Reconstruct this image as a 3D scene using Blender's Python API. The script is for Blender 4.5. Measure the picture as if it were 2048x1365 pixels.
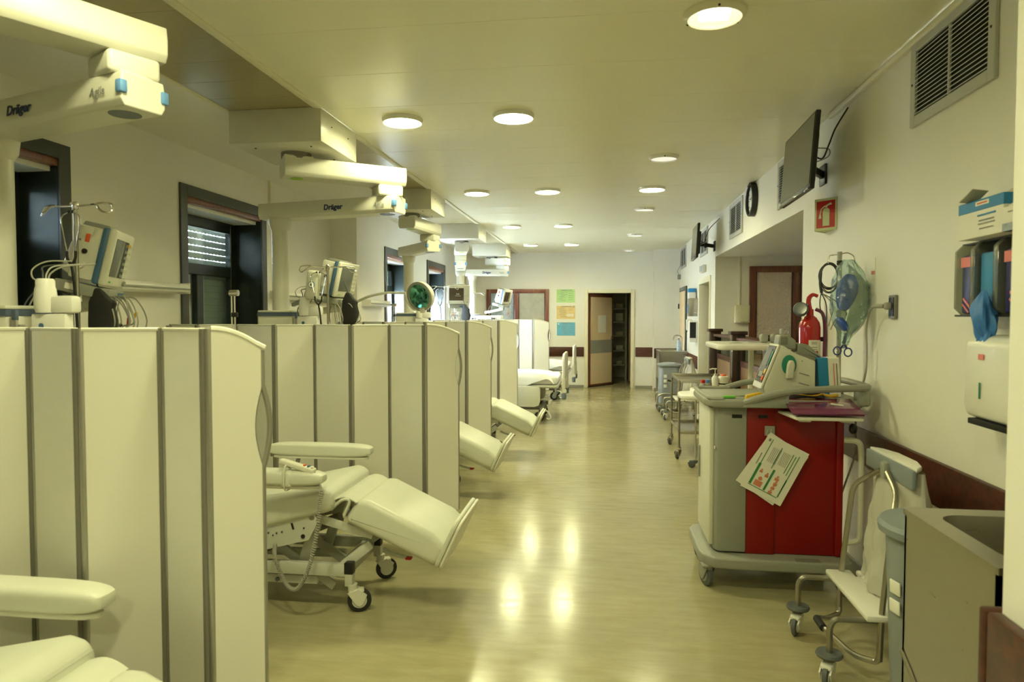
import bpy, bmesh, math, random
from mathutils import Vector, Matrix, Euler
random.seed(7)
R = math.radians
for o in list(bpy.data.objects): bpy.data.objects.remove(o)
S = bpy.context.scene
COL = S.collection

# ---------------------------------------------------------------- camera, world, exposure
cam = bpy.data.cameras.new('camera'); cam_o = bpy.data.objects.new('camera', cam); COL.objects.link(cam_o)
cam.sensor_width = 36.0; cam.lens = 1365.0 / 2048.0 * 36.0
cam.clip_start = 0.05; cam.clip_end = 200
cam_o.location = (0, 0, 1.55)
cam_o.rotation_euler = (R(90 - 2.077), 0, R(7.713))
cam.dof.use_dof = True; cam.dof.focus_distance = 9.0; cam.dof.aperture_fstop = 5.0
S.camera = cam_o
S.view_settings.view_transform = 'Standard'; S.view_settings.look = 'None'
S.view_settings.exposure = 1.7; S.view_settings.gamma = 1.0
S.view_settings.use_curve_mapping = False
world = bpy.data.worlds.new('world'); S.world = world; world.use_nodes = True
wb = world.node_tree.nodes['Background']
wb.inputs[1].default_value = 120.0
_n = world.node_tree.nodes; _l = world.node_tree.links      # overcast sky above the horizon, dull ground below it
_tc = _n.new('ShaderNodeTexCoord'); _sx = _n.new('ShaderNodeSeparateXYZ'); _cr = _n.new('ShaderNodeValToRGB')
_l.new(_tc.outputs['Generated'], _sx.inputs[0]); _l.new(_sx.outputs['Z'], _cr.inputs['Fac']); _l.new(_cr.outputs['Color'], wb.inputs[0])
_cr.color_ramp.elements[0].position = 0.0; _cr.color_ramp.elements[0].color = (0.05, 0.055, 0.055, 1)
_cr.color_ramp.elements[1].position = 0.45; _cr.color_ramp.elements[1].color = (0.70, 0.86, 1.0, 1)
_e = _cr.color_ramp.elements.new(0.03); _e.color = (0.20, 0.24, 0.28, 1)
LAMP_COL = (1.0, 0.98, 0.52)      # tint of the fluorescent ceiling lamps
LAMP_STR = 9.0
LAMP_W = 4.9                      # watts of each lit fitting
H = 2.93                          # ceiling height
XR, XL, XL2, YF = 1.53, -3.40, -3.06, 14.85

# ---------------------------------------------------------------- materials
def _bsdf(name):
    m = bpy.data.materials.new(name); m.use_nodes = True
    nt = m.node_tree; return m, nt, nt.nodes['Principled BSDF']
def mat(name, col, rough=0.5, metal=0.0, var=0.06, scale=6.0, bump=0.0, bscale=60.0, stretch=(1, 1, 1), spec=0.5, coat=0.0, trans=0.0, ior=1.45, emit=0.0, rvar=0.0):
    m, nt, b = _bsdf(name); N = nt.nodes.new; L = nt.links.new
    tc = N('ShaderNodeTexCoord'); mp = N('ShaderNodeMapping'); mp.inputs['Scale'].default_value = stretch
    L(tc.outputs['Object'], mp.inputs['Vector'])
    nz = N('ShaderNodeTexNoise'); nz.inputs['Scale'].default_value = scale; nz.inputs['Detail'].default_value = 4
    L(mp.outputs['Vector'], nz.inputs['Vector'])
    rp = N('ShaderNodeMapRange'); rp.inputs['From Min'].default_value = 0.3; rp.inputs['From Max'].default_value = 0.7
    rp.inputs['To Min'].default_value = 1 - var; rp.inputs['To Max'].default_value = 1 + var
    L(nz.outputs['Fac'], rp.inputs['Value'])
    vm = N('ShaderNodeVectorMath'); vm.operation = 'SCALE'; vm.inputs[0].default_value = col[:3]
    L(rp.outputs['Result'], vm.inputs['Scale']); L(vm.outputs['Vector'], b.inputs['Base Color'])
    b.inputs['Roughness'].default_value = rough; b.inputs['Metallic'].default_value = metal
    b.inputs['Specular IOR Level'].default_value = spec; b.inputs['Coat Weight'].default_value = coat
    b.inputs['Transmission Weight'].default_value = trans; b.inputs['IOR'].default_value = ior
    if rvar:
        rr = N('ShaderNodeMapRange'); rr.inputs['From Min'].default_value = 0.3; rr.inputs['From Max'].default_value = 0.7
        rr.inputs['To Min'].default_value = max(0, rough - rvar); rr.inputs['To Max'].default_value = rough + rvar
        L(nz.outputs['Fac'], rr.inputs['Value']); L(rr.outputs['Result'], b.inputs['Roughness'])
    if bump:
        n2 = N('ShaderNodeTexNoise'); n2.inputs['Scale'].default_value = bscale; n2.inputs['Detail'].default_value = 3
        L(mp.outputs['Vector'], n2.inputs['Vector'])
        bp = N('ShaderNodeBump'); bp.inputs['Strength'].default_value = bump; bp.inputs['Distance'].default_value = 0.002
        L(n2.outputs['Fac'], bp.inputs['Height']); L(bp.outputs['Normal'], b.inputs['Normal'])
    if emit:
        b.inputs['Emission Color'].default_value = (*col[:3], 1); b.inputs['Emission Strength'].default_value = emit
    return m
def wood(name, c1, c2, rough=0.35, stretch=(1, 12, 12), scale=3.0, coat=0.2):
    m, nt, b = _bsdf(name); N = nt.nodes.new; L = nt.links.new
    tc = N('ShaderNodeTexCoord'); mp = N('ShaderNodeMapping'); mp.inputs['Scale'].default_value = stretch
    L(tc.outputs['Object'], mp.inputs['Vector'])
    nz = N('ShaderNodeTexNoise'); nz.inputs['Scale'].default_value = scale; nz.inputs['Detail'].default_value = 8; nz.inputs['Distortion'].default_value = 0.6
    L(mp.outputs['Vector'], nz.inputs['Vector'])
    cr = N('ShaderNodeValToRGB'); cr.color_ramp.elements[0].position = 0.3; cr.color_ramp.elements[1].position = 0.7
    cr.color_ramp.elements[0].color = (*c1, 1); cr.color_ramp.elements[1].color = (*c2, 1)
    L(nz.outputs['Fac'], cr.inputs['Fac']); L(cr.outputs['Color'], b.inputs['Base Color'])
    b.inputs['Roughness'].default_value = rough; b.inputs['Coat Weight'].default_value = coat
    return m
def thin_glass(name, tint=(0.9, 0.95, 0.95), refl=0.12, rough=0.03, diffuse=0.0, dcol=(0.7, 0.7, 0.65), bump=0.0, bscale=40):
    m = bpy.data.materials.new(name); m.use_nodes = True; nt = m.node_tree; N = nt.nodes.new; L = nt.links.new
    nt.nodes.remove(nt.nodes['Principled BSDF']); out = nt.nodes['Material Output']
    tr = N('ShaderNodeBsdfTransparent'); tr.inputs[0].default_value = (*tint, 1)
    gl = N('ShaderNodeBsdfGlossy'); gl.inputs['Roughness'].default_value = rough
    lw = N('ShaderNodeLayerWeight'); lw.inputs['Blend'].default_value = 0.25
    ad = N('ShaderNodeMath'); ad.operation = 'MULTIPLY_ADD'; ad.inputs[1].default_value = 0.6; ad.inputs[2].default_value = refl; ad.use_clamp = True
    L(lw.outputs['Fresnel'], ad.inputs[0])
    mx = N('ShaderNodeMixShader'); L(ad.outputs[0], mx.inputs[0]); L(tr.outputs[0], mx.inputs[1]); L(gl.outputs[0], mx.inputs[2])
    last = mx
    if bump:
        tc = N('ShaderNodeTexCoord'); nz = N('ShaderNodeTexNoise'); nz.inputs['Scale'].default_value = bscale; nz.inputs['Detail'].default_value = 2
        L(tc.outputs['Object'], nz.inputs['Vector'])
        bp = N('ShaderNodeBump'); bp.inputs['Strength'].default_value = bump; bp.inputs['Distance'].default_value = 0.01
        L(nz.outputs['Fac'], bp.inputs['Height']); L(bp.outputs['Normal'], gl.inputs['Normal'])
    if diffuse:
        df = N('ShaderNodeBsdfDiffuse'); df.inputs[0].default_value = (*dcol, 1)
        m2 = N('ShaderNodeMixShader'); m2.inputs[0].default_value = diffuse
        L(mx.outputs[0], m2.inputs[1]); L(df.outputs[0], m2.inputs[2]); last = m2
    L(last.outputs[0], out.inputs['Surface'])
    return m
def emission(name, col, strength):
    m = bpy.data.materials.new(name); m.use_nodes = True; nt = m.node_tree; N = nt.nodes.new; L = nt.links.new
    nt.nodes.remove(nt.nodes['Principled BSDF'])
    e = N('ShaderNodeEmission'); e.inputs[0].default_value = (*col, 1); e.inputs[1].default_value = strength
    L(e.outputs[0], nt.nodes['Material Output'].inputs['Surface']); return m

def floor_mat():
    m, nt, b = _bsdf('vinyl_floor'); N = nt.nodes.new; L = nt.links.new
    tc = N('ShaderNodeTexCoord'); mp = N('ShaderNodeMapping'); mp.inputs['Scale'].default_value = (2.2, 9.0, 1)
    L(tc.outputs['Object'], mp.inputs['Vector'])
    nz = N('ShaderNodeTexNoise'); nz.inputs['Scale'].default_value = 2.0; nz.inputs['Detail'].default_value = 9; nz.inputs['Roughness'].default_value = 0.65
    L(mp.outputs['Vector'], nz.inputs['Vector'])
    cr = N('ShaderNodeValToRGB'); e = cr.color_ramp.elements
    e[0].position = 0.25; e[0].color = (0.32, 0.285, 0.16, 1); e[1].position = 0.75; e[1].color = (0.415, 0.378, 0.228, 1)
    L(nz.outputs['Fac'], cr.inputs['Fac'])
    n2 = N('ShaderNodeTexNoise'); n2.inputs['Scale'].default_value = 1.3; n2.inputs['Detail'].default_value = 3
    L(tc.outputs['Object'], n2.inputs['Vector'])
    r2 = N('ShaderNodeMapRange'); r2.inputs['From Min'].default_value = 0.35; r2.inputs['From Max'].default_value = 0.65
    r2.inputs['To Min'].default_value = 0.93; r2.inputs['To Max'].default_value = 1.05; L(n2.outputs['Fac'], r2.inputs['Value'])
    vm = N('ShaderNodeVectorMath'); vm.operation = 'SCALE'; L(cr.outputs['Color'], vm.inputs[0]); L(r2.outputs['Result'], vm.inputs['Scale'])
    L(vm.outputs['Vector'], b.inputs['Base Color'])
    rr = N('ShaderNodeMapRange'); rr.inputs['From Min'].default_value = 0.3; rr.inputs['From Max'].default_value = 0.7
    rr.inputs['To Min'].default_value = 0.13; rr.inputs['To Max'].default_value = 0.21; L(nz.outputs['Fac'], rr.inputs['Value']); L(rr.outputs['Result'], b.inputs['Roughness'])
    n3 = N('ShaderNodeTexNoise'); n3.inputs['Scale'].default_value = 2.5; n3.inputs['Detail'].default_value = 3
    m3 = N('ShaderNodeMapping'); m3.inputs['Scale'].default_value = (1, 3, 1); L(tc.outputs['Object'], m3.inputs['Vector']); L(m3.outputs['Vector'], n3.inputs['Vector'])
    bp = N('ShaderNodeBump'); bp.inputs['Strength'].default_value = 0.05; bp.inputs['Distance'].default_value = 0.01
    L(n3.outputs['Fac'], bp.inputs['Height']); L(bp.outputs['Normal'], b.inputs['Normal'])
    b.inputs['Specular IOR Level'].default_value = 0.55
    return m
def pebble_glass():
    m, nt, b = _bsdf('pebbled_glass'); N = nt.nodes.new; L = nt.links.new
    tc = N('ShaderNodeTexCoord'); vo = N('ShaderNodeTexVoronoi'); vo.inputs['Scale'].default_value = 36
    L(tc.outputs['Object'], vo.inputs['Vector'])
    bp = N('ShaderNodeBump'); bp.inputs['Strength'].default_value = 0.8; bp.inputs['Distance'].default_value = 0.012
    L(vo.outputs['Distance'], bp.inputs['Height']); L(bp.outputs['Normal'], b.inputs['Normal'])
    b.inputs['Base Color'].default_value = (0.66, 0.55, 0.48, 1); b.inputs['Roughness'].default_value = 0.08; b.inputs['Specular IOR Level'].default_value = 0.9
    return m

MT = {}
MT['wall'] = mat('painted_wall', (0.80, 0.78, 0.71), 0.55, var=0.015, scale=1.5, bump=0.05, bscale=80)
MT['ceiling'] = mat('lacquered_ceiling_panel', (0.82, 0.79, 0.62), 0.30, var=0.008, scale=.6, rvar=0.02, spec=0.5)
MT['insert'] = mat('metal_ceiling_plank', (0.44, 0.38, 0.22), 0.28, metal=0.35, var=0.01, scale=.5)
MT['floor'] = floor_mat()
MT['mahogany'] = wood('mahogany_rail', (0.030, 0.007, 0.003), (0.095, 0.022, 0.009), 0.42, coat=0.05)
MT['mahogany_v'] = wood('mahogany_frame', (0.10, 0.025, 0.010), (0.20, 0.055, 0.022), 0.35, stretch=(12, 12, 1))
MT['darkwood'] = wood('dark_wood_post', (0.018, 0.008, 0.005), (0.05, 0.018, 0.012), 0.3, stretch=(14, 14, 1))
MT['oak'] = wood('desk_wood', (0.16, 0.085, 0.035), (0.26, 0.15, 0.065), 0.45, stretch=(3, 3, 1))
MT['doorpanel'] = mat('cream_door_laminate', (0.72, 0.56, 0.36), 0.4, var=0.02)
MT['trim'] = mat('cream_gloss_trim', (0.76, 0.72, 0.54), 0.35, var=0.02)
MT['baseboard'] = mat('grey_vinyl_skirting', (0.30, 0.29, 0.26), 0.5, var=0.05)
MT['black_alu'] = mat('black_green_aluminium', (0.010, 0.016, 0.014), 0.28, var=0.1, spec=0.6)
MT['slate'] = mat('slate_window_surround', (0.055, 0.06, 0.058), 0.35, var=0.06)
MT['glass'] = thin_glass('window_glass', (0.93, 0.98, 0.97), 0.04)
def frosted_pane():
    m = bpy.data.materials.new('frosted_window_pane'); m.use_nodes = True; nt = m.node_tree; N = nt.nodes.new; L = nt.links.new
    nt.nodes.remove(nt.nodes['Principled BSDF']); tl = N('ShaderNodeBsdfTranslucent'); gl = N('ShaderNodeBsdfGlossy'); gl.inputs['Roughness'].default_value = .2
    nz = N('ShaderNodeTexNoise'); nz.inputs['Scale'].default_value = 30; mr = N('ShaderNodeMapRange'); mr.inputs['To Min'].default_value = .84; mr.inputs['To Max'].default_value = .92
    cb = N('ShaderNodeCombineXYZ'); L(nz.outputs['Fac'], mr.inputs['Value'])
    for k in range(3): L(mr.outputs['Result'], cb.inputs[k])
    L(cb.outputs[0], tl.inputs['Color']); mx = N('ShaderNodeMixShader'); mx.inputs[0].default_value = .05
    L(tl.outputs[0], mx.inputs[1]); L(gl.outputs[0], mx.inputs[2]); L(mx.outputs[0], nt.nodes['Material Output'].inputs['Surface']); return m
MT['frosted'] = frosted_pane()
MT['shutter'] = mat('grey_green_shutter', (0.62, 0.65, 0.57), 0.5, var=0.05)
MT['pebble'] = pebble_glass()
MT['frost'] = mat('frosted_window_film', (0.44, 0.43, 0.36), 0.35, var=0.08, scale=10)
MT['white'] = mat('white_enamel', (0.80, 0.79, 0.73), 0.28, var=0.02, coat=0.2)
MT['cream'] = mat('cream_enamel', (0.64, 0.63, 0.54), 0.32, var=0.02)
MT['panel'] = mat('screen_laminate', (0.82, 0.80, 0.72), 0.42, var=0.02, scale=2)
MT['alu'] = mat('brushed_aluminium', (0.42, 0.41, 0.37), 0.38, metal=0.75, var=0.06, scale=30, stretch=(10, 10, 0.5))
MT['rubberhinge'] = mat('grey_hinge_strip', (0.20, 0.19, 0.16), 0.55, var=0.06)
MT['vinyl'] = mat('pale_grey_upholstery', (0.60, 0.61, 0.52), 0.38, var=0.03, bump=0.06, bscale=220)
MT['greyplastic'] = mat('warm_grey_plastic', (0.29, 0.295, 0.25), 0.42, var=0.04)
MT['paleplastic'] = mat('pale_plastic', (0.66, 0.65, 0.55), 0.38, var=0.03)
MT['grey_paint'] = mat('grey_powder_coat', (0.52, 0.53, 0.47), 0.4, var=0.04)
MT['black'] = mat('black_plastic', (0.012, 0.012, 0.012), 0.4, var=0.1)
MT['rubber'] = mat('black_rubber', (0.02, 0.02, 0.02), 0.6, var=0.15)
MT['greyrubber'] = mat('grey_rubber', (0.10, 0.11, 0.11), 0.55, var=0.1)
MT['screen_off'] = mat('dark_display', (0.045, 0.045, 0.038), 0.06, var=0.05, spec=0.8)
MT['screen_grey'] = mat('grey_display', (0.13, 0.14, 0.13), 0.08, var=0.05, spec=0.7)
MT['screen_brown'] = mat('brown_display', (0.055, 0.035, 0.018), 0.08, var=0.05, spec=0.7)
MT['blue'] = mat('steel_blue_plastic', (0.06, 0.14, 0.26), 0.4, var=0.04)
MT['slateband'] = mat('slate_blue_band', (0.085, 0.115, 0.18), 0.45, var=0.03)
MT['blue_btn'] = mat('blue_button', (0.11, 0.25, 0.50), 0.4, var=0.04)
MT['lime'] = mat('lime_marker', (0.30, 0.52, 0.03), 0.45, var=0.04)
MT['navy'] = mat('navy_print', (0.015, 0.03, 0.11), 0.5, var=0.03)
MT['greyprint'] = mat('grey_print', (0.22, 0.22, 0.20), 0.5, var=0.03)
MT['slateblue'] = mat('slate_blue_cap', (0.14, 0.17, 0.20), 0.45, var=0.03)
MT['steel'] = mat('stainless_steel', (0.42, 0.40, 0.34), 0.30, metal=0.95, var=0.02, scale=4, stretch=(1, 1, 6), rvar=0.03)
MT['chrome'] = mat('polished_chrome', (0.70, 0.68, 0.64), 0.14, metal=1.0, var=0.03)
MT['red'] = mat('red_cart_plastic', (0.24, 0.003, 0.002), 0.36, var=0.05)
MT['signred'] = mat('sign_red', (0.50, 0.012, 0.010), 0.4, var=0.03)
MT['extred'] = mat('extinguisher_red', (0.42, 0.010, 0.012), 0.18, var=0.03, coat=0.5)
MT['cable'] = mat('grey_cable', (0.34, 0.33, 0.28), 0.5, var=0.05)
MT['dkcable'] = mat('dark_cable', (0.05, 0.055, 0.05), 0.45, var=0.05)
MT['paper'] = mat('white_paper', (0.80, 0.78, 0.70), 0.6, var=0.02)
MT['sheet'] = mat('white_bed_linen', (0.82, 0.82, 0.79), 0.8, var=0.02, bump=0.15, bscale=300)
MT['vent'] = mat('grey_vent_paint', (0.50, 0.51, 0.48), 0.45, var=0.03)
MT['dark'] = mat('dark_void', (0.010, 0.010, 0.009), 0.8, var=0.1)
MT['teal'] = mat('teal_card', (0.015, 0.22, 0.46), 0.45, var=0.05)
MT['navyplastic'] = mat('navy_wrapper', (0.03, 0.03, 0.16), 0.3, var=0.15, scale=25)
MT['pink'] = mat('pink_print', (0.75, 0.22, 0.20), 0.5, var=0.05)
MT['acrylic'] = thin_glass('clear_acrylic', (0.62, 0.64, 0.58), 0.14, 0.12, diffuse=0.18, dcol=(0.55, 0.55, 0.48))
MT['clearbag'] = thin_glass('clear_plastic_bag', (0.80, 0.90, 0.87), 0.10, 0.06, diffuse=0.05, dcol=(0.55, 0.75, 0.68), bump=0.8, bscale=38)
MT['whitebag'] = thin_glass('milky_plastic_bag', (0.8, 0.78, 0.7), 0.10, 0.25, diffuse=0.55, dcol=(0.78, 0.76, 0.68), bump=1.0, bscale=26)
MT['ambublue'] = mat('royal_blue_silicone', (0.04, 0.11, 0.50), 0.3, var=0.05)
MT['scissor'] = mat('dark_blue_handle', (0.025, 0.05, 0.24), 0.35, var=0.05)
MT['purple'] = mat('purple_folder', (0.16, 0.03, 0.09), 0.10, var=0.05, spec=0.7)
MT['yellow'] = mat('yellow_plastic', (0.68, 0.40, 0.015), 0.4, var=0.04)
MT['green'] = mat('green_plastic', (0.02, 0.22, 0.14), 0.35, var=0.04)
MT['ltgreen'] = mat('bright_green_plastic', (0.14, 0.52, 0.05), 0.35, var=0.04)
MT['greenprint'] = mat('green_print', (0.04, 0.22, 0.07), 0.6, var=0.03)
MT['skinprint'] = mat('salmon_print', (0.62, 0.22, 0.12), 0.6, var=0.05)
MT['cardblue'] = mat('carton_blue', (0.015, 0.20, 0.46), 0.45, var=0.03)
MT['card'] = mat('carton_board', (0.66, 0.60, 0.46), 0.6, var=0.04)
MT['glove'] = mat('blue_nitrile_glove', (0.05, 0.20, 0.58), 0.5, var=0.12, scale=20)
MT['bin'] = mat('blue_grey_bin', (0.27, 0.295, 0.31), 0.42, var=0.03)
MT['graybin'] = mat('grey_bin_lid', (0.22, 0.25, 0.265), 0.4, var=0.03)
MT['orange'] = mat('orange_plastic', (0.75, 0.12, 0.03), 0.4, var=0.03)
MT['pgreen'] = mat('green_notice', (0.45, 0.68, 0.28), 0.5, var=0.03)
MT['porange'] = mat('orange_notice', (0.75, 0.56, 0.24), 0.5, var=0.03)
MT['pblue'] = mat('blue_notice', (0.15, 0.46, 0.66), 0.5, var=0.03)
MT['clockface'] = mat('clock_face', (0.74, 0.74, 0.68), 0.4, var=0.02)
MT['phos'] = mat('luminous_sign_board', (0.62, 0.66, 0.40), 0.5, var=0.03)
MT['lampglass'] = emission('lamp_diffuser', LAMP_COL, LAMP_STR)
MT['lampglass2'] = emission('lamp_diffuser_warm', (1.0, 0.84, 0.55), 12.0)
MT['lampoff_glow'] = mat('unlit_lamp_glass_glow', (0.80, 0.78, 0.70), 0.15, var=0.04, emit=0.25)  # faint glow put into the glass of the unlit lamps
MT['lamplens'] = mat('green_lamp_lens', (0.10, 0.34, 0.24), 0.08, metal=0.7, var=0.55, scale=16, spec=0.8)

# ---------------------------------------------------------------- geometry helpers
def I(): return Matrix.Identity(4)
def TR(loc=(0, 0, 0), rot=(0, 0, 0)): return Matrix.LocRotScale(Vector(loc), Euler(rot), None)
def cr(pts, n=6, closed=False):
    pts = [Vector(p) for p in pts]
    if len(pts) < 3: return pts
    out = []; k = len(pts); rng = k if closed else k - 1
    for i in range(rng):
        p0 = pts[(i - 1) % k] if (closed or i > 0) else pts[0] * 2 - pts[1]
        p1 = pts[i]; p2 = pts[(i + 1) % k]
        p3 = pts[(i + 2) % k] if (closed or i + 2 < k) else pts[-1] * 2 - pts[-2]
        for j in range(n):
            t = j / n
            out.append(0.5 * ((2 * p1) + (p2 - p0) * t + (2 * p0 - 5 * p1 + 4 * p2 - p3) * t * t + (3 * p1 - p0 - 3 * p2 + p3) * t ** 3))
    if not closed: out.append(pts[-1])
    return out
def fillet(pts, rad, n=5):
    pts = [Vector(p) for p in pts]; out = [pts[0]]
    for i in range(1, len(pts) - 1):
        a, b, c = pts[i - 1], pts[i], pts[i + 1]
        d1 = (a - b); d2 = (c - b); r = min(rad, d1.length * .49, d2.length * .49)
        p, q = b + d1.normalized() * r, b + d2.normalized() * r
        for j in range(n + 1):
            t = j / n; out.append((1 - t) ** 2 * p + 2 * t * (1 - t) * b + t * t * q)
    out.append(pts[-1]); return out
class G:
    def __init__(s, M=None): s.bm = bmesh.new(); s.M = M or I()
    def _merge(s, tmp, m=None):
        tmp.transform(s.M @ (m or I()))
        me = bpy.data.meshes.new('t'); tmp.to_mesh(me); tmp.free(); s.bm.from_mesh(me); bpy.data.meshes.remove(me); return s
    def box(s, c, size, rot=(0, 0, 0), bev=0, seg=2):
        t = bmesh.new(); bmesh.ops.create_cube(t, size=1); bmesh.ops.scale(t, vec=size, verts=t.verts)
        if bev: bmesh.ops.bevel(t, geom=t.edges[:], offset=min(bev, min(size) * .49), segments=seg, affect='EDGES', profile=0.5)
        return s._merge(t, TR(c, rot))
    def span(s, a, b, bev=0, seg=2):
        c = [(a[i] + b[i]) / 2 for i in range(3)]; return s.box(c, [abs(b[i] - a[i]) for i in range(3)], bev=bev, seg=seg)
    def bar(s, p, q, w, h, bev=0, roll=0):
        p, q = Vector(p), Vector(q); d = q - p
        up = Vector((0, 0, 1)) if abs(d.normalized().z) < .99 else Vector((0, 1, 0))
        x = d.normalized(); y = up.cross(x).normalized(); z = x.cross(y)
        m = Matrix((x, y, z)).transposed().to_4x4(); m.translation = (p + q) / 2
        t = bmesh.new(); bmesh.ops.create_cube(t, size=1); bmesh.ops.scale(t, vec=(d.length, w, h), verts=t.verts)
        if bev: bmesh.ops.bevel(t, geom=t.edges[:], offset=min(bev, .49 * min(w, h, d.length)), segments=2, affect='EDGES', profile=.5)
        return s._merge(t, m @ Matrix.Rotation(roll, 4, 'X'))
    def cyl(s, p, q, r, r2=None, seg=16, caps=True):
        p, q = Vector(p), Vector(q); d = q - p; t = bmesh.new()
        bmesh.ops.create_cone(t, cap_ends=caps, segments=seg, radius1=r, radius2=r if r2 is None else r2, depth=d.length)
        m = d.to_track_quat('Z', 'Y').to_matrix().to_4x4(); m.translation = (p + q) / 2
        return s._merge(t, m)
    def tube(s, pts, r, seg=8, closed=False, smooth=0):
        if smooth: pts = cr(pts, smooth, closed)
        pts = [Vector(p) for p in pts]; n = len(pts); t = bmesh.new(); rings = []
        rad = r if isinstance(r, (list, tuple)) else [r] * n
        if len(rad) != n: rad = [rad[min(len(rad) - 1, int(i * len(rad) / n))] for i in range(n)]
        prev = None
        for i, p in enumerate(pts):
            a = pts[i - 1] if (i > 0 or closed) else pts[0]; b = pts[(i + 1) % n] if (i < n - 1 or closed) else pts[-1]
            d = (b - a)
            d = d.normalized() if d.length > 1e-9 else Vector((0, 0, 1))
            if prev is None: u = d.orthogonal().normalized()
            else:
                u = prev - d * prev.dot(d); u = u.normalized() if u.length > 1e-6 else d.orthogonal().normalized()
            prev = u; v = d.cross(u)
            rings.append([t.verts.new(p + (u * math.cos(k * 2 * math.pi / seg) + v * math.sin(k * 2 * math.pi / seg)) * rad[i]) for k in range(seg)])
        for i in range(n if closed else n - 1):
            A, B = rings[i], rings[(i + 1) % n]
            for k in range(seg): t.faces.new((A[k], A[(k + 1) % seg], B[(k + 1) % seg], B[k]))
        if not closed: t.faces.new(rings[0][::-1]); t.faces.new(rings[-1])
        bmesh.ops.recalc_face_normals(t, faces=t.faces[:])
        return s._merge(t)
    def lathe(s, prof, m=None, seg=20, sx=1, sy=1, closed=False):
        t = bmesh.new(); rings = []
        for (r, z) in prof:
            rings.append([t.verts.new((r * sx * math.cos(k * 2 * math.pi / seg), r * sy * math.sin(k * 2 * math.pi / seg), z)) for k in range(seg)])
        for A, B in zip(rings, rings[1:]):
            for k in range(seg): t.faces.new((A[k], A[(k + 1) % seg], B[(k + 1) % seg], B[k]))
        if closed:
            for k in range(seg): t.faces.new((rings[-1][k], rings[-1][(k + 1) % seg], rings[0][(k + 1) % seg], rings[0][k]))
        else: t.faces.new(rings[0][::-1]); t.faces.new(rings[-1])
        bmesh.ops.remove_doubles(t, verts=t.verts[:], dist=1e-5)
        bmesh.ops.recalc_face_normals(t, faces=t.faces[:])
        return s._merge(t, m)
    def prism(s, pts, depth, m=None, bev=0, seg=2):
        # pts in local XY, extruded along local Z, centred
        t = bmesh.new(); a = [t.verts.new((p[0], p[1], -depth / 2)) for p in pts]; b = [t.verts.new((p[0], p[1], depth / 2)) for p in pts]; n = len(pts)
        t.faces.new(a[::-1]); t.faces.new(b)
        for i in range(n): t.faces.new((a[i], a[(i + 1) % n], b[(i + 1) % n], b[i]))
        bmesh.ops.recalc_face_normals(t, faces=t.faces[:])
        if bev:
            bmesh.ops.bevel(t, geom=[e for e in t.edges if len(e.link_faces) == 2 and e.calc_face_angle(0) > R(25)], offset=bev, segments=seg, affect='EDGES', profile=.5)
        return s._merge(t, m)
    def ell(s, c, r, m=None, u=16, v=10):
        t = bmesh.new(); bmesh.ops.create_uvsphere(t, u_segments=u, v_segments=v, radius=1); bmesh.ops.scale(t, vec=r, verts=t.verts)
        return s._merge(t, TR(c) @ (m or I()))
    def sup(s, c, r, e1=.5, e2=.5, u=28, v=16, m=None):
        # superellipsoid: e2 rounds the plan outline, e1 the profile
        t = bmesh.new(); P = lambda x, e: math.copysign(abs(x) ** e, x)
        bmesh.ops.create_uvsphere(t, u_segments=u, v_segments=v, radius=1)
        for q in t.verts:
            lat = math.asin(max(-1, min(1, q.co.z))); lon = math.atan2(q.co.y, q.co.x); cl, sl = math.cos(lat), math.sin(lat)
            q.co = Vector((r[0] * P(cl, e1) * P(math.cos(lon), e2), r[1] * P(cl, e1) * P(math.sin(lon), e2), r[2] * P(sl, e1)))
        return s._merge(t, TR(c) @ (m or I()))
    def sheet(s, f, nu, nv, thick=0.0):
        t = bmesh.new(); g = [[t.verts.new(f(i / nu, j / nv)) for j in range(nv + 1)] for i in range(nu + 1)]
        for i in range(nu):
            for j in range(nv): t.faces.new((g[i][j], g[i + 1][j], g[i + 1][j + 1], g[i][j + 1]))
        bmesh.ops.recalc_face_normals(t, faces=t.faces[:])
        if thick: bmesh.ops.solidify(t, geom=t.faces[:], thickness=thick)
        return s._merge(t)
    def build(s, name, m, parent=None, ang=35, loc=None, rot=None):
        me = bpy.data.meshes.new(name); s.bm.to_mesh(me); s.bm.free()
        me.polygons.foreach_set('use_smooth', [True] * len(me.polygons))
        try: me.set_sharp_from_angle(angle=R(ang))
        except Exception: pass
        me.materials.append(MT[m] if isinstance(m, str) else m)
        o = bpy.data.objects.new(name, me); COL.objects.link(o)
        if parent is not None: o.parent = parent
        if loc: o.location = loc
        if rot: o.rotation_euler = rot
        return o
def thing(name, label, cat, loc=(0, 0, 0), rz=0, group=None):
    o = bpy.data.objects.new(name, None); COL.objects.link(o); o.empty_display_size = .1
    o.location = loc; o.rotation_euler = (0, 0, rz)
    o['label'] = label; o['category'] = cat
    if group: o['group'] = group
    return o
def tag(o, label, cat, group=None):
    o['label'] = label; o['category'] = cat
    if group: o['group'] = group
    return o
def struct(o): o['kind'] = 'structure'; return o
def dup(root, loc, rz=0, label=None):
    r = root.copy(); COL.objects.link(r); r.location = loc; r.rotation_euler = (0, 0, rz)
    if label: r['label'] = label
    for ch in list(root.children):
        c = ch.copy(); COL.objects.link(c); c.parent = r
        for g in list(ch.children):
            d = g.copy(); COL.objects.link(d); d.parent = c
    return r
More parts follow.
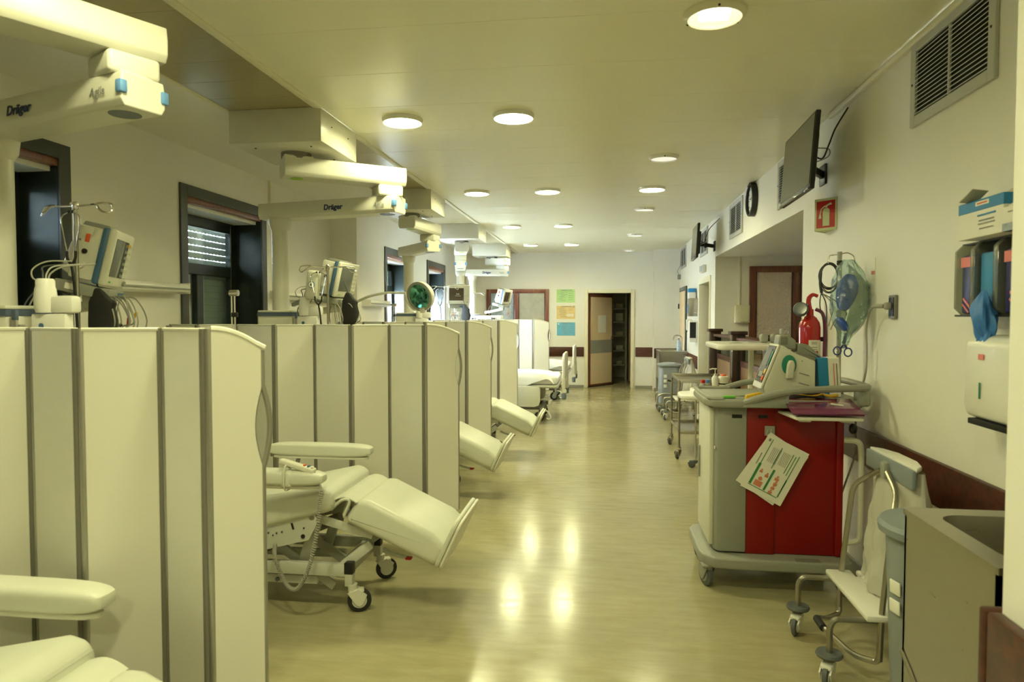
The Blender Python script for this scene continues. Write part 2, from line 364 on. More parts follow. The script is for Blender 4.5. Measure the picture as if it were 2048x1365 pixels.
def text(s, size, m, mt, name, parent, align='CENTER', ext=0.0008, sx=1.0, bold=0.0):
    cu = bpy.data.curves.new('txt', 'FONT'); cu.body = s; cu.size = size; cu.extrude = ext; cu.align_x = align; cu.align_y = 'CENTER'; cu.resolution_u = 3; cu.offset = bold
    to = bpy.data.objects.new('txt', cu); COL.objects.link(to)
    me = bpy.data.meshes.new_from_object(to); bpy.data.objects.remove(to); bpy.data.curves.remove(cu)
    me.transform(m @ Matrix.Diagonal((sx, 1, 1, 1))); me.materials.clear(); me.materials.append(MT[mt]); me.name = name
    o = bpy.data.objects.new(name, me); COL.objects.link(o); o.parent = parent; return o
def frame_m(origin, xdir, ydir):
    x = Vector(xdir).normalized(); y = Vector(ydir); y = (y - x * x.dot(y)).normalized(); z = x.cross(y)
    m = Matrix((x, y, z)).transposed().to_4x4(); m.translation = Vector(origin); return m
# ================================================================ THE SETTING
YB = -4.0
ZA = 2.38            # alcove / header height
YO0, YO1 = 5.60, 9.85
floor = struct(G().span((-3.9, YB, -0.1), (4.3, 18.0, 0.0)).build('floor', 'floor'))
# ceiling: plaster strip by the windows, lacquered planks over the aisle, metal plank insert between
ceil = bpy.data.objects.new('ceiling', None); COL.objects.link(ceil); struct(ceil)
G().span((XL - .1, YB, H), (-2.53, YF + .1, H + .12)).build('plaster_strip', 'wall', ceil)
G().span((-2.53, YB, H + .012), (XR + 3.0, YF + .1, H + .12)).build('ceiling_backing', 'dark', ceil)
base = None
def plank_row(x0, x1, y0, w, m, name, parent, z0):
    y = y0; first = None
    while y < YF - .02:
        ww = min(w, YF - y)
        if first is None or ww < w - .01:
            o = G().span((x0, 0, 0), (x1, ww - .002, .012), bev=.0015, seg=1).build(name, m, parent)
            if first is None: first = o
        else:
            o = first.copy(); COL.objects.link(o); o.parent = parent
        o.location = (0, y, z0); y += w
plank_row(-1.86, XR + .02, YB, .60, 'ceiling', 'ceiling_panel', ceil, H)
plank_row(-2.51, -1.90, YB, .30, 'insert', 'ceiling_plank', ceil, H)
struct(G().span((-1.905, YB, H - .012), (-1.855, YF, H + .02), bev=.004).build('trim_1', 'trim'))
struct(G().span((-2.535, YB, H - .006), (-2.505, YF, H + .02), bev=.003).build('trim_2', 'trim'))

# ---- left wall with window openings
def wall_with_holes(name, xa, xb, y0, y1, holes, z1, m='wall'):
    g = G(); y = y0
    for (a, b, zb, zt) in holes:
        if a > y: g.span((xa, y, 0), (xb, a, z1))
        g.span((xa, a, 0), (xb, b, zb)); g.span((xa, a, zt), (xb, b, z1)); y = b
    if y1 > y: g.span((xa, y, 0), (xb, y1, z1))
    return struct(g.build(name, m))
W1 = [(-.02, 1.39), (2.57, 3.98), (5.12, 6.53)]
W2 = [(9.26, 10.62), (11.56, 12.91)]
HW = H + .08
WZ0, WT1, WT2 = 0.95, 2.63, 2.53
wall_with_holes('wall_left', XL - .42, XL, YB, 8.19, [(a + .08, b - .08, WZ0, WT1 - .08) for a, b in W1], HW)
wall_with_holes('wall_left_far', XL2 - .40, XL2, 8.19, YF, [(a + .08, b - .08, WZ0, WT2 - .08) for a, b in W2], HW)
def window(n, X, Y0, Y1, top, open_low):
    w = bpy.data.objects.new('window_%d' % n, None); COL.objects.link(w); w.location = (X, Y0, 0); struct(w)
    L = Y1 - Y0; a, b = .08, L - .08; zb, zt = WZ0, top - .08; xo = -.30
    # flat slate surround on the wall
    for nm, p, q in (('surround', (0, 0, zb - .1), (.018, a + .012, top)), ('surround', (0, b - .012, zb - .1), (.018, L, top)), ('surround', (0, a + .012, zt - .012), (.018, b - .012, top)), ('sill', (-.30, a, zb - .03), (.05, b, zb))):
        G().span(p, q, bev=.003, seg=1).build(nm, 'slate', w)
    # reveal lining
    G().span((xo, a, zb), (0, a + .012, zt)).build('reveal', 'black_alu', w); G().span((xo, b - .012, zb), (0, b, zt)).build('reveal', 'black_alu', w)
    G().span((-.05, a + .012, zt - .06), (.006, b - .012, zt - .012), bev=.003).build('head_trim', 'mahogany_v', w)
    G().span((xo, a + .012, zt - .09), (-.05, b - .012, zt - .03)).build('head_soffit', 'white', w)
    # aluminium frame set back in the reveal
    x0, x1 = xo - .03, xo + .03; zc = 1.98; zh = zt - .09
    for p, q in (((x0, a, zb), (x1, a + .10, zh)), ((x0, b - .10, zb), (x1, b, zh)), ((x0, a + .1, zh - .10), (x1, b - .1, zh)), ((x0, a + .1, zb), (x1, b - .1, zb + .08)), ((x0, a + .1, zc - .05), (x1, b - .1, zc + .05))):
        G().span(p, q, bev=.006, seg=1).build('frame_bar', 'black_alu', w)
    mid = (a + b) / 2
    mu = a + .1 + (L - .36) * (.22 if n < 4 else .5)
    G().span((x0, mu - .03, zc + .05), (x1, mu + .03, zh - .1), bev=.005, seg=1).build('mullion', 'black_alu', w)
    G().span((x0, mid - .05, zb + .08), (x1, mid + .05, zc - .05), bev=.005, seg=1).build('mullion', 'black_alu', w)
    for (y0, y1, z0, z1) in ((a + .1, mu - .03, zc + .05, zh - .1), (mu + .03, b - .1, zc + .05, zh - .1), (a + .1, mid - .05, zb + .08, zc - .05), (mid + .05, b - .1, zb + .08, zc - .05)):
        G().span((xo - .004, y0, z0), (xo + .004, y1, z1)).build('pane', 'frosted' if open_low and z1 < zc else 'glass', w)
    # roller shutter outside: slats joined by small bridges so that daylight shows in dashes
    ph = .062; proto = None; protoc = None
    z = zh - .06; xs = xo - .075
    while z > zb - .02:
        perf = z > zc - .02
        if open_low and not perf: break
        if perf:
            if proto is None:
                g = G().span((-.006, a, 0), (.006, b, ph - .007), bev=.002, seg=1)
                y = a
                while y < b: g.span((-.004, y, ph - .007), (.004, y + .030, ph)); y += .058
                proto = g.build('shutter_slat', 'shutter', w); o = proto
            else: o = proto.copy(); COL.objects.link(o); o.parent = w
        else:
            if protoc is None: protoc = G().span((-.006, a, 0), (.006, b, ph), bev=.004, seg=1).build('shutter_slat', 'shutter', w); o = protoc
            else: o = protoc.copy(); COL.objects.link(o); o.parent = w
        o.location = (xs, 0, z); z -= ph
    return w
k = 1
for a, b in W1: window(k, XL, a, b, WT1, False); k += 1
for a, b in W2: window(k, XL2, a, b, WT2, True); k += 1

# ---- right side walls
struct(G().span((.865, YB, 0), (1.13, 1.45, HW)).build('wall_right_near', 'wall'))
struct(G().span((.865, 1.45, 0), (XR + .15, 1.60, HW)).build('wall_right_return', 'wall'))
struct(G().span((XR, 1.60, 0), (XR + .18, YO0, HW)).build('wall_right', 'wall'))
struct(G().span((XR, YO0, ZA), (XR + .18, YO1, HW)).build('wall_right_header', 'wall'))
wall_with_holes('wall_right_far', XR, XR + .18, YO1, YF, [(10.28, 11.38, 0, 2.08)], HW)
struct(G().span((1.02, 14.40, 0), (XR, YF, HW)).build('wall_right_pier', 'wall'))
# alcove behind the opening
struct(G().span((XR + .18, YO1, 0), (4.2, YO1 + .12, HW)).build('wall_alcove_far', 'wall'))
struct(G().span((XR + .18, YO0 - .12, 0), (4.2, YO0, HW)).build('wall_alcove_near', 'wall'))
struct(G().span((4.2, YO0 - .12, 0), (4.3, YO1 + .12, HW)).build('wall_alcove_back', 'wall'))
struct(G().span((XR + .18, YO0, ZA), (4.2, YO1, ZA + .08)).build('ceiling_alcove', 'wall'))
# far wall with the doorway, back wall behind the camera
g = G(); g.span((XL - .4, YF, 0), (-.37, YF + .14, HW)); g.span((.58, YF, 0), (XR + .2, YF + .14, HW)); g.span((-.37, YF, 2.07), (.58, YF + .14, HW))
struct(g.build('wall_far', 'wall'))
struct(G().span((XL - .4, YB - .1, 0), (1.2, YB, HW)).build('wall_back', 'wall'))
# store room beyond the door
g = G(); g.span((-1.0, 17.6, 0), (1.3, 17.7, HW)); g.span((-1.0, YF + .14, 0), (-.9, 17.6, HW)); g.span((1.2, YF + .14, 0), (1.3, 17.6, HW)); g.span((-1.0, YF + .14, 2.6), (1.3, 17.7, 2.7))
struct(g.build('wall_storeroom', 'wall'))
# room behind the side doorway
g = G(); g.span((XR + .18, 10.0, 0), (3.4, 10.1, HW)); g.span((3.3, 10.1, 0), (3.4, 12.0, HW)); g.span((XR + .18, 11.9, 0), (3.4, 12.0, HW)); g.span((XR + .18, 10.0, 2.4), (3.4, 12.0, 2.5))
struct(g.build('wall_side_room', 'wall'))

# ---- rails, skirting
def rail(name, p, q):
    g = G().span(p, q, bev=.008); return struct(g.build(name, 'mahogany'))
rail('trim_3', (XR - .03, 1.60, .68), (XR, YO0, .885))
rail('trim_4', (XR - .03, 11.45, .68), (XR, 14.40, .885))
rail('trim_5', (-3.0, YF - .03, .68), (-.44, YF, .885))
rail('trim_6', (.66, YF - .03, .68), (1.02, YF, .885))
rail('trim_7', (1.02, 14.37, .68), (XR - .03, 14.40, .885))
rail('trim_8', (.832, YB, .68), (.865, 1.60, .905))
rail('trim_9', (.832, 1.6005, .68), (1.2, 1.633, .905))
for n, p, q in (('baseboard_far', (-3.0, YF - .012, 0), (-.44, YF, .06)), ('baseboard_far_right', (.66, YF - .012, 0), (1.02, YF, .06)), ('baseboard_pier', (1.02, 14.388, 0), (XR, 14.40, .06)), ('baseboard_right', (XR - .012, 1.62, 0), (XR, YO0, .06)),
                ('baseboard_right_far', (XR - .012, 11.45, 0), (XR, 14.39, .06)), ('baseboard_left', (XL, YB, 0), (XL + .012, 8.19, .06)), ('baseboard_left_far', (XL2, 8.2, 0), (XL2 + .012, YF, .06)), ('baseboard_alcove', (XR + .2, YO1 - .012, 0), (4.2, YO1, .06))):
    struct(G().span(p, q, bev=.003, seg=1).build(n, 'baseboard'))

# ---- doors
d = bpy.data.objects.new('door_1', None); COL.objects.link(d); d.location = (-.37, YF, 0); struct(d)
for p, q in (((-.055, -.03, 0), (.02, .15, 2.13)), ((.93, -.03, 0), (1.005, .15, 2.13)), ((.02, -.03, 2.05), (.93, .15, 2.13))):
    G().span(p, q, bev=.008).build('door_frame', 'trim', d)
leafm = TR((.03, .09, 0), (0, 0, R(55)))
lf = G(leafm).box((.445, 0, 1.03), (.89, .04, 2.02), bev=.004).build('leaf', 'mahogany_v', d)
G(leafm).box((.445, -.022, 1.44), (.80, .006, 1.06)).build('panel', 'doorpanel', lf)
G(leafm).box((.445, -.022, .45), (.80, .006, .78)).build('panel', 'doorpanel', lf)
G(leafm).box((.445, -.023, .88), (.80, .007, .09 + .2)).build('kick_band', 'greyplastic', lf)
G(leafm).box((.46, -.027, 1.38), (.30, .003, .38)).build('notice', 'paper', lf)
g = G(leafm); g.cyl((.84, -.02, 1.05), (.84, -.07, 1.05), .012); g.tube([(.84, -.07, 1.05), (.78, -.075, 1.05), (.73, -.072, 1.05)], .009, smooth=3); g.box((.84, -.024, 1.0), (.04, .006, .2), bev=.004)
g.build('handle', 'chrome', lf)
d = bpy.data.objects.new('door_2', None); COL.objects.link(d); d.location = (XR, 10.28, 0); struct(d)
for p, q in (((-.02, -.07, 0), (.20, .02, 2.15)), ((-.02, 1.08, 0), (.20, 1.17, 2.15)), ((-.02, .02, 2.06), (.20, 1.08, 2.15))):
    G().span(p, q, bev=.006).build('door_frame', 'trim', d)
lf = G(TR((.19, 1.07, 0), (0, 0, R(-12)))).box((.50, 0, 1.03), (1.0, .04, 2.0), bev=.004).build('leaf', 'mahogany_v', d)
G(TR((.19, 1.07, 0), (0, 0, R(-12)))).box((.50, -.022, 1.03), (.9, .006, 1.9)).build('panel', 'doorpanel', lf)
d = bpy.data.objects.new('door_3', None); COL.objects.link(d); d.location = (XR, 13.15, 0); struct(d)
for p, q in (((-.03, -.06, 0), (.0, .02, 2.12)), ((-.03, .93, 0), (.0, 1.01, 2.12)), ((-.03, .02, 2.04), (.0, .93, 2.12))):
    G().span(p, q, bev=.005).build('door_frame', 'slate', d)
lf = G(TR((-.025, .92, 0), (0, 0, R(0)))).box((0, -.45, 1.03), (.03, .89, 2.0), bev=.003).build('leaf', 'doorpanel', d)
for z in (.35, 1.03, 1.75): G().box((-.05, .92, z), (.03, .03, .1), bev=.005).build('hinge', 'black', lf)

# ---- interior window on the far wall (window_6) and in the alcove (window_7)
def inner_window(n, Y, x0, x1, zb, zt, mulls, mats, depth=.06):
    w = bpy.data.objects.new('window_%d' % n, None); COL.objects.link(w); w.location = (x0, Y, 0); struct(w)
    L = x1 - x0; t = .085
    for p, q in (((0, -depth, zb), (t, 0, zt)), ((L - t, -depth, zb), (L, 0, zt)), ((t, -depth, zt - t), (L - t, 0, zt)), ((t, -depth, zb), (L - t, 0, zb + t))):
        G().span(p, q, bev=.006).build('frame_bar', 'mahogany_v', w)
    xs = [t] + [m for m in mulls] + [L - t]
    for m in mulls: G().span((m - .05, -depth, zb + t), (m + .05, 0, zt - t), bev=.006).build('mullion', 'mahogany_v', w)
    for i, mm in enumerate(mats):
        a = xs[i] + (.05 if i else 0); b = xs[i + 1] - (.05 if i < len(mulls) else 0)
        G().span((a, -.03, zb + t), (b, -.015, zt - t)).build('pane', mm, w)
        for s2 in (a, b - .012): G().span((s2, -.05, zb + t), (s2 + .012, -.015, zt - t)).build('glazing_bead', 'darkwood', w)
    return w
MT['pebble_blue'] = mat('blue_grey_pebbled_glass', (0.36, 0.42, 0.48), 0.15, var=.25, scale=30, bump=.6, bscale=60)
inner_window(6, YF, -2.57, -1.20, .95, 2.14, [.66], ['pebble_blue', 'frost'])
inner_window(7, YO1, 1.985, 3.6, .95, 2.24, [.62, 1.15], ['pebble', 'pebble', 'pebble'])

# ================================================================ CEILING LAMPS
MT['lampglass3'] = emission('lamp_reflector_glow', (1.0, 0.84, 0.55), 1.0)
def downlight(t, r):
    # the fitting's own light: a disc of the diffuser's size, shielded like a recessed downlight
    ld = bpy.data.lights.new('downlight', 'AREA'); ld.shape = 'DISK'; ld.size = r * 1.8; ld.energy = LAMP_W; ld.color = LAMP_COL; ld.spread = R(166)
    lo = bpy.data.objects.new('downlight', ld); COL.objects.link(lo); lo.parent = t; lo.location = (0, 0, .005)
def lamp(x, y, lit, label, r=.137):
    t = thing('ceiling_lamp', label, 'lamp', (x, y, H - .045), 0, 'round recessed ceiling lamps')
    k0 = .955 if lit == 1 else .86
    ring = [(r * k0, .045), (r * k0, .022), (r * (k0 + .02), .016), (r * 1.0, .030), (r * 1.04, .038), (r * 1.04, .045)]
    G().lathe(ring, seg=32, closed=True).build('rim', 'trim' if lit == 2 else 'white', t)
    if lit:
        if lit == 1: G().lathe([(0, .010), (r * .6, .011), (r * .94, .018), (r * .955, .03), (r * .955, .04)], seg=32).build('diffuser', 'lampglass', t); downlight(t, r)
        else:
            G().lathe([(0, .041), (r * .60, .041), (r * .86, .034), (r * .86, .043), (0, .043)], seg=32).build('reflector', 'lampglass3', t)
            for yy in (-.03, .03): G().cyl((-.065, yy, .033), (.065, yy, .033), .011, seg=12).build('tube_bulb', 'lampglass2', t)
            G().lathe([(0, .014), (r * .6, .015), (r * .86, .020), (r * .86, .022), (0, .017)], seg=32).build('cover_glass', 'glass', t)
    else:
        G().lathe([(0, .020), (r * .6, .021), (r * .86, .026), (r * .86, .04)], seg=32).build('diffuser', 'lampoff_glow', t)
    for a in (30, 150, 270): G().ell((r * .95 * math.cos(R(a)), r * .95 * math.sin(R(a)), .024), (.006, .006, .006), u=8, v=6).build('screw', 'black' if lit != 1 else 'white', t)
    return t
rowname = ['first', 'second', 'third', 'fourth']
for i, y in enumerate((4.69, 7.50, 10.36, 13.08)):
    lamp(-1.41, y, 1, 'lit round ceiling lamp, %s from the camera in the row beside the ceiling boxes' % rowname[i])
    lamp(-.625, y, 1, 'lit round ceiling lamp, %s from the camera in the middle row' % rowname[i])
lamp(.50, 7.52, 1, 'lit round ceiling lamp in the right row between two unlit ones')
lamp(.49, 3.25, 2, 'nearest clear glass ceiling lamp at the top edge, bulb visible inside')
for i, y in enumerate((6.07, 8.93, 11.73, 14.43)):
    lamp(.50, y, 0, ('unlit round ceiling lamp just before the lit one in the right row', 'unlit round ceiling lamp just beyond the lit one in the right row', 'small unlit ceiling lamp, second last in the right row', 'unlit ceiling lamp nearest the far wall in the right row')[i], r=.125)
for x, y, l in ((-1.41, 1.87, 'lit ceiling lamp just above the camera in the row beside the ceiling boxes'), (-.625, 1.87, 'lit ceiling lamp just above the camera in the middle row'), (-.30, .20, 'added unseen ceiling lamp right above the camera'), (-.30, -1.20, 'added unseen ceiling lamp behind the camera')):  # last two are added out of view to brighten the nearest screen
    lamp(x, y, 1, l)
for x, y, lb_ in ((2.9, 7.7, 'nearer warm ceiling lamp inside the nurses alcove'), (2.9, 9.0, 'warm ceiling lamp by the far wall of the nurses alcove')):
    l = lamp(x, y, 2, lb_); l.location.z = ZA - .045
# ================================================================ CEILING PENDANTS
def arm_prism(g, p, q, w, h, over0, over1, z):
    p, q = Vector((p[0], p[1], z)), Vector((q[0], q[1], z)); d = (q - p).normalized(); p = p - d * over0; q = q + d * over1
    n = Vector((0, 0, 1)).cross(d); L = (q - p).length
    sec = [(-w * .41, -h / 2), (w * .41, -h / 2), (w * .49, -h * .30), (w * .5, h * .1), (w * .46, h / 2), (-w * .46, h / 2), (-w * .5, h * .1), (-w * .49, -h * .30)]
    m = Matrix((n, Vector((0, 0, 1)), -d)).transposed().to_4x4()
    m = Matrix((n, Vector((0, 0, 1)), n.cross(Vector((0, 0, 1))))).transposed().to_4x4(); m.translation = (p + q) / 2
    g.prism(sec, L, m, bev=.006, seg=2); return p, q, d, n
def pendant(base, J, C, label, head_rot=0.0, texts=True, tx=.45, shelf=False):
    bx, by = base
    t = thing('ceiling_pendant', label, 'pendant', (bx, by, H), 0, 'ceiling supply pendants over the bays')
    loc = lambda p: (p[0] - bx, p[1] - by)
    Jl, Cl = loc(J), loc(C); Z = lambda z: z - H
    b = G().span((-.325, -.325, Z(2.705)), (.325, .325, 0), bev=.006).build('ceiling_box', 'cream', t)
    for sx in (-.2, .2):
        for sy in (-.2, .2): G().cyl((sx, sy, Z(2.700)), (sx, sy, Z(2.708)), .006, seg=8).build('screw', 'black', b)
    for sy in (-.15, .15): G().cyl((.322, sy, Z(2.84)), (.329, sy, Z(2.84)), .005, seg=8).build('screw', 'black', b)
    G().lathe([(.10, Z(2.66)), (.105, Z(2.67)), (.105, Z(2.71))], seg=24).build('bearing', 'rubberhinge', t)
    g = G(); p, q, d, n = arm_prism(g, (0, 0), Jl, .21, .135, .10, .12, Z(2.60))
    g.box((0, 0, Z(2.668)), (.2, .2, .02), rot=(0, 0, math.atan2(d.y, d.x)), bev=.008)
    ua = g.build('upper_arm', 'cream', t, ang=14)
    G().lathe([(.0, -.002), (.045, -.002), (.045, .004)], TR((0, 0, Z(2.531)))).build('lime_marker', 'lime', ua)
    e = q - d * .006 + n * -.07
    G().box(q + Vector((0, 0, -.0)) - n * .085 - d * .012, (.03, .02, .045), rot=(0, 0, math.atan2(d.y, d.x)), bev=.006).build('lime_marker', 'lime', ua)
    # joint block
    G().box((Jl[0], Jl[1], Z(2.492)), (.19, .19, .084), rot=(0, 0, math.atan2(d.y, d.x)), bev=.016, seg=3).build('swivel_joint', 'cream', t)
    # lower arm
    g = G(); p2, q2, d2, n2 = arm_prism(g, Jl, Cl, .185, .125, .11, .14, Z(2.388))
    g.box((Jl[0], Jl[1], Z(2.452)), (.20, .15, .02), rot=(0, 0, math.atan2(d2.y, d2.x)), bev=.009)
    la = g.build('lower_arm', 'cream', t, ang=14)
    nf = n2 if n2.y < 0 else -n2           # side that faces the aisle viewer
    for s2 in (-1, 1):
        c = p2 + d2 * .006 + n2 * s2 * .086
        G().box(c + Vector((0, 0, 0.006)), (.034, .030, .048), rot=(0, 0, math.atan2(d2.y, d2.x)), bev=.007).build('release_button', 'blue_btn', la)
    G().lathe([(0, -.002), (.058, -.002), (.060, .004)], TR((Jl[0], Jl[1], Z(2.326)))).build('joint_cap', 'slateblue', la)
    g = G(); cend = q2 + Vector((0, 0, 0)); g.box(q2, (.012, .10, .06), rot=(0, 0, math.atan2(d2.y, d2.x)), bev=.005); g.build('end_plate', 'blue', la)
    if texts:
        for s3, at_, sz, mt, bd in (('Dräger', tx, .058, 'navy', .0016), ('Agila', .055, .046, 'greyprint', 0)):
            o = p2 + d2 * ((q2 - p2).length * tx if at_ == tx else .13) + nf * .0955 + Vector((0, 0, .0))
            xd = -d2 if nf == n2 else d2
            xd = Vector((0, 0, 1)).cross(nf)
            up = Vector((0, 0, 1)) + nf * (-.12)
            text(s3, sz, frame_m(o, xd, up), mt, 'lettering', la, bold=bd)
    # drop column and console head
    G().cyl((Cl[0], Cl[1], Z(2.33)), (Cl[0], Cl[1], Z(1.55)), .066, seg=28).build('column', 'cream', t)
    G().lathe([(.066, Z(2.24)), (.085, Z(2.27)), (.092, Z(2.33))], TR((Cl[0], Cl[1], 0)), seg=28).build('column_collar', 'cream', t)
    hm = TR((Cl[0], Cl[1], 0), (0, 0, head_rot))
    prof = [(-.15, -.10), (-.13, -.125), (.15, -.125), (.15, .125), (-.13, .125), (-.15, .10)]
    hd = G(hm).prism(prof, .56, TR((0, 0, Z(1.29))), bev=.006).build('console', 'paleplastic', t)
    G(hm).prism([(x * 1.02, y * 1.03) for x, y in prof], .028, TR((0, 0, Z(1.565)))).build('blue_band', 'slateband', hd)
    G(hm).prism([(x * 1.0, y * 1.0) for x, y in prof], .018, TR((0, 0, Z(1.588))), bev=.008).build('console_lid', 'cream', hd)
    G(hm).box((.165, -.08, Z(1.30)), (.018, .05, .50), bev=.004).build('side_rail', 'cream', hd)
    G(hm).box((.185, -.115, Z(1.555)), (.022, .018, .045), bev=.004).build('rail_cap', 'slateband', hd)
    G(hm).box((.185, -.115, Z(1.30)), (.020, .016, .47), bev=.003).build('equipment_rail', 'alu', hd)
    G(hm).box((.215, -.115, Z(1.285)), (.014, .03, .46), bev=.003).build('equipment_rail', 'alu', hd)
    for i in range(3): G(hm).cyl((-.06 + i * .07, -.125, Z(1.30)), (-.06 + i * .07, -.140, Z(1.30)), .018, seg=14).build('gas_outlet', ('green', 'white', 'yellow')[i], hd)
    if shelf:
        G(hm).box((.30, -.05, Z(1.53)), (.58, .30, .07), bev=.012).build('shelf', 'white', hd)
        for xx in (.06, .44): G(hm).box((xx, -.21, Z(1.50)), (.07, .04, .04), bev=.008).build('clamp', 'black', hd)
    return t
pendant((-2.18, 1.82), (-1.83, 2.43), (-2.66, 2.70), 'nearest ceiling pendant, arms cropped by the upper left corner of the photo', tx=.56)
pendant((-2.18, 4.655), (-1.64, 5.05), (-2.60, 5.24), 'ceiling pendant with its whole ceiling box, both arms and column in view', tx=.43)
pendant((-2.18, 7.535), (-2.10, 8.10), (-2.52, 8.62), 'ceiling pendant whose column stands left of the round examination lamp', texts=False)
pendant((-2.18, 10.33), (-2.32, 10.90), (-2.46, 11.55), 'ceiling pendant seen end on above the monitor with a lit brown screen', texts=False)
pendant((-2.18, 13.175), (-1.96, 13.10), (-2.53, 12.98), 'farthest ceiling pendant, white in daylight, with a white shelf', tx=.5, shelf=True)

# ================================================================ FOLDING SCREENS
def folding_screen(pts, label, zt=1.490, zb=.25):
    ox, oy = pts[0]
    t = thing('folding_screen', label, 'screen', (ox, oy, 0), 0, 'folding privacy screens between the bays')
    P = [Vector((x - ox, y - oy, 0)) for x, y in pts]
    for i in range(len(P) - 1):
        a, b = P[i], P[i + 1]; d = (b - a); L = d.length; d.normalize()
        m = frame_m(a, d, (0, 0, 1))       # x along panel (away from the free end), y up, z = thickness
        if i == 0:
            x0, x1 = .008, L - .016
            arc = [(x0 + (x1 - x0) * k / 8, zt - .058 * (1 - k / 8) ** 2) for k in range(9)]
            bite = [(x0 + .020 * math.sin(math.pi * k / 8), 1.09 + .24 * k / 8) for k in range(9)]
            poly = [(x1, zb), (x0, zb)] + bite + arc
            poly = [poly[0], poly[1]] + bite + arc + []
            pn = G(m).prism(poly[:2] + bite + arc + [(x1, zt)][:0], .018).build('end_panel', 'panel', t)
            cap = [(x, z + .006) for x, z in arc]
            G(m).tube([(x, z, 0) for x, z in [(x0 - .012, arc[0][1] + .004)] + cap[1:]], .011, seg=8).build('top_cap', 'cream', pn)
            edge = [(x0 - .004, z) for z in (zb, .6, 1.06)] + [(x0 - .004 - .022 * math.sin(math.pi * k / 10), 1.08 + .26 * k / 10) for k in range(11)] + [(x0 - .004, 1.38), (x0 - .004, arc[0][1])]
            G(m).tube([(x, z, 0) for x, z in edge], .0085, seg=10).build('grip_edge', 'alu', pn)
            inner = [(x0 + .021 * math.sin(math.pi * k / 10), 1.085 + .25 * k / 10) for k in range(11)]
            G(m).tube([(x, z, 0) for x, z in inner], .006, seg=8).build('grip_edge', 'alu', pn)
            G(m).box((x0 + .03, zb + .012, .011), (.05, .03, .006), bev=.002).build('corner_bracket', 'greyplastic', pn)
        else:
            pn = G(m).box((L / 2, (zt + zb) / 2, 0), (L - .034, zt - zb, .018), bev=.002, seg=1).build('panel', 'panel', t)
            G(m).box((L / 2, zt + .004, 0), (L - .02, .012, .022), bev=.003, seg=1).build('top_cap', 'cream', pn)
            G(m).box((L / 2, zb - .004, 0), (L - .03, .012, .022), bev=.003, seg=1).build('bottom_cap', 'alu', pn)
        # hinge posts at the far end of this panel
        h = P[i + 1]
        for s2, mm in ((-.0095, 'alu'), (.0095, 'rubberhinge')):
            c = h - d * .002
            nxt = (P[i + 2] - h).normalized() if i + 2 < len(P) else d
            cc = h + (nxt * .0095 if s2 > 0 else d * -.0095)
            G().cyl((cc.x, cc.y, zb - .005), (cc.x, cc.y, zt + .008), .0115, seg=12).build('hinge_post', mm, t)
    # wall-side support post standing on the floor
    e = P[-1]
    g = G().cyl((e.x - .02, e.y, 0), (e.x - .02, e.y, zt), .02, seg=14); g.lathe([(.11, 0), (.11, .012), (.03, .03), (.02, .04)], TR((e.x - .02, e.y, 0)))
    g.build('support_post', 'alu', t)
    return t
SCR = [[(-1.043, 1.98), (-1.173, 1.88), (-1.376, 1.98), (-1.59, 1.88), (-1.837, 1.98), (-2.049, 1.88), (-2.30, 1.98), (-2.52, 1.88)],
       [(-.966, 4.47), (-1.162, 4.33), (-1.44, 4.47), (-1.662, 4.33), (-1.971, 4.47), (-2.199, 4.33), (-2.544, 4.47), (-2.756, 4.33), (-3.04, 4.47)],
       [(-1.157, 6.93), (-1.385, 6.79), (-1.626, 6.93), (-1.818, 6.79), (-2.06, 6.93), (-2.252, 6.79), (-2.517, 6.93), (-2.72, 6.79)],
       [(-1.205, 9.47), (-1.452, 9.33), (-1.695, 9.47), (-1.911, 9.33), (-2.171, 9.47), (-2.368, 9.33), (-2.6, 9.47)],
       [(-.968, 12.01), (-1.239, 11.89), (-1.501, 12.01), (-1.735, 11.89), (-1.987, 12.01), (-2.2, 11.89), (-2.45, 12.01)]]
for p, l in zip(SCR, ('nearest cream folding privacy screen, cropped by the left edge of the photo', 'folding privacy screen standing behind the recliner whose wheels are in view', 'third folding privacy screen from the camera, behind a lone raised footrest', 'fourth folding privacy screen, hiding the head of the nearer bed', 'farthest folding privacy screen, white in daylight between the two beds')):
    folding_screen(p, l, zt=1.505 if p is SCR[0] else 1.485)

# ================================================================ RECLINER CHAIRS
def castor(parent, x, y, ang, r=.062, fork='cream', tyre='rubber', hz=.17, w=.026, name='castor'):
    m = TR((x, y, 0), (0, 0, ang))
    wm = m @ TR((-.035, 0, r), (R(90), 0, 0))
    c = G(wm).lathe([(0, -w / 2), (r * .8, -w / 2), (r, -w * .3), (r, w * .3), (r * .8, w / 2), (0, w / 2)], seg=24).build(name, tyre, parent)
    G(wm).lathe([(0, -w / 2 - .003), (r * .62, -w / 2 - .003), (r * .66, 0), (r * .62, w / 2 + .003), (0, w / 2 + .003)], seg=20).build('wheel_hub', fork, c)
    g = G(m); g.cyl((0, 0, r * 1.55), (0, 0, hz), .022, .026, seg=14)
    prof = [(.026, r * 1.75), (-.03, r * 2.05), (-.075, r * 1.5), (-.055, r * .75), (-.035, r * .55), (-.015, r * .75)]
    for s2 in (-1, 1): g.prism([(a, b) for a, b in prof], .006, TR((0, s2 * (w / 2 + .009), 0), (R(90), 0, 0)), bev=.001, seg=1)
    g.box((-.02, 0, r * 1.85), (.08, w + .022, .02), bev=.008)
    g.build('castor_fork', fork, c)
    return c
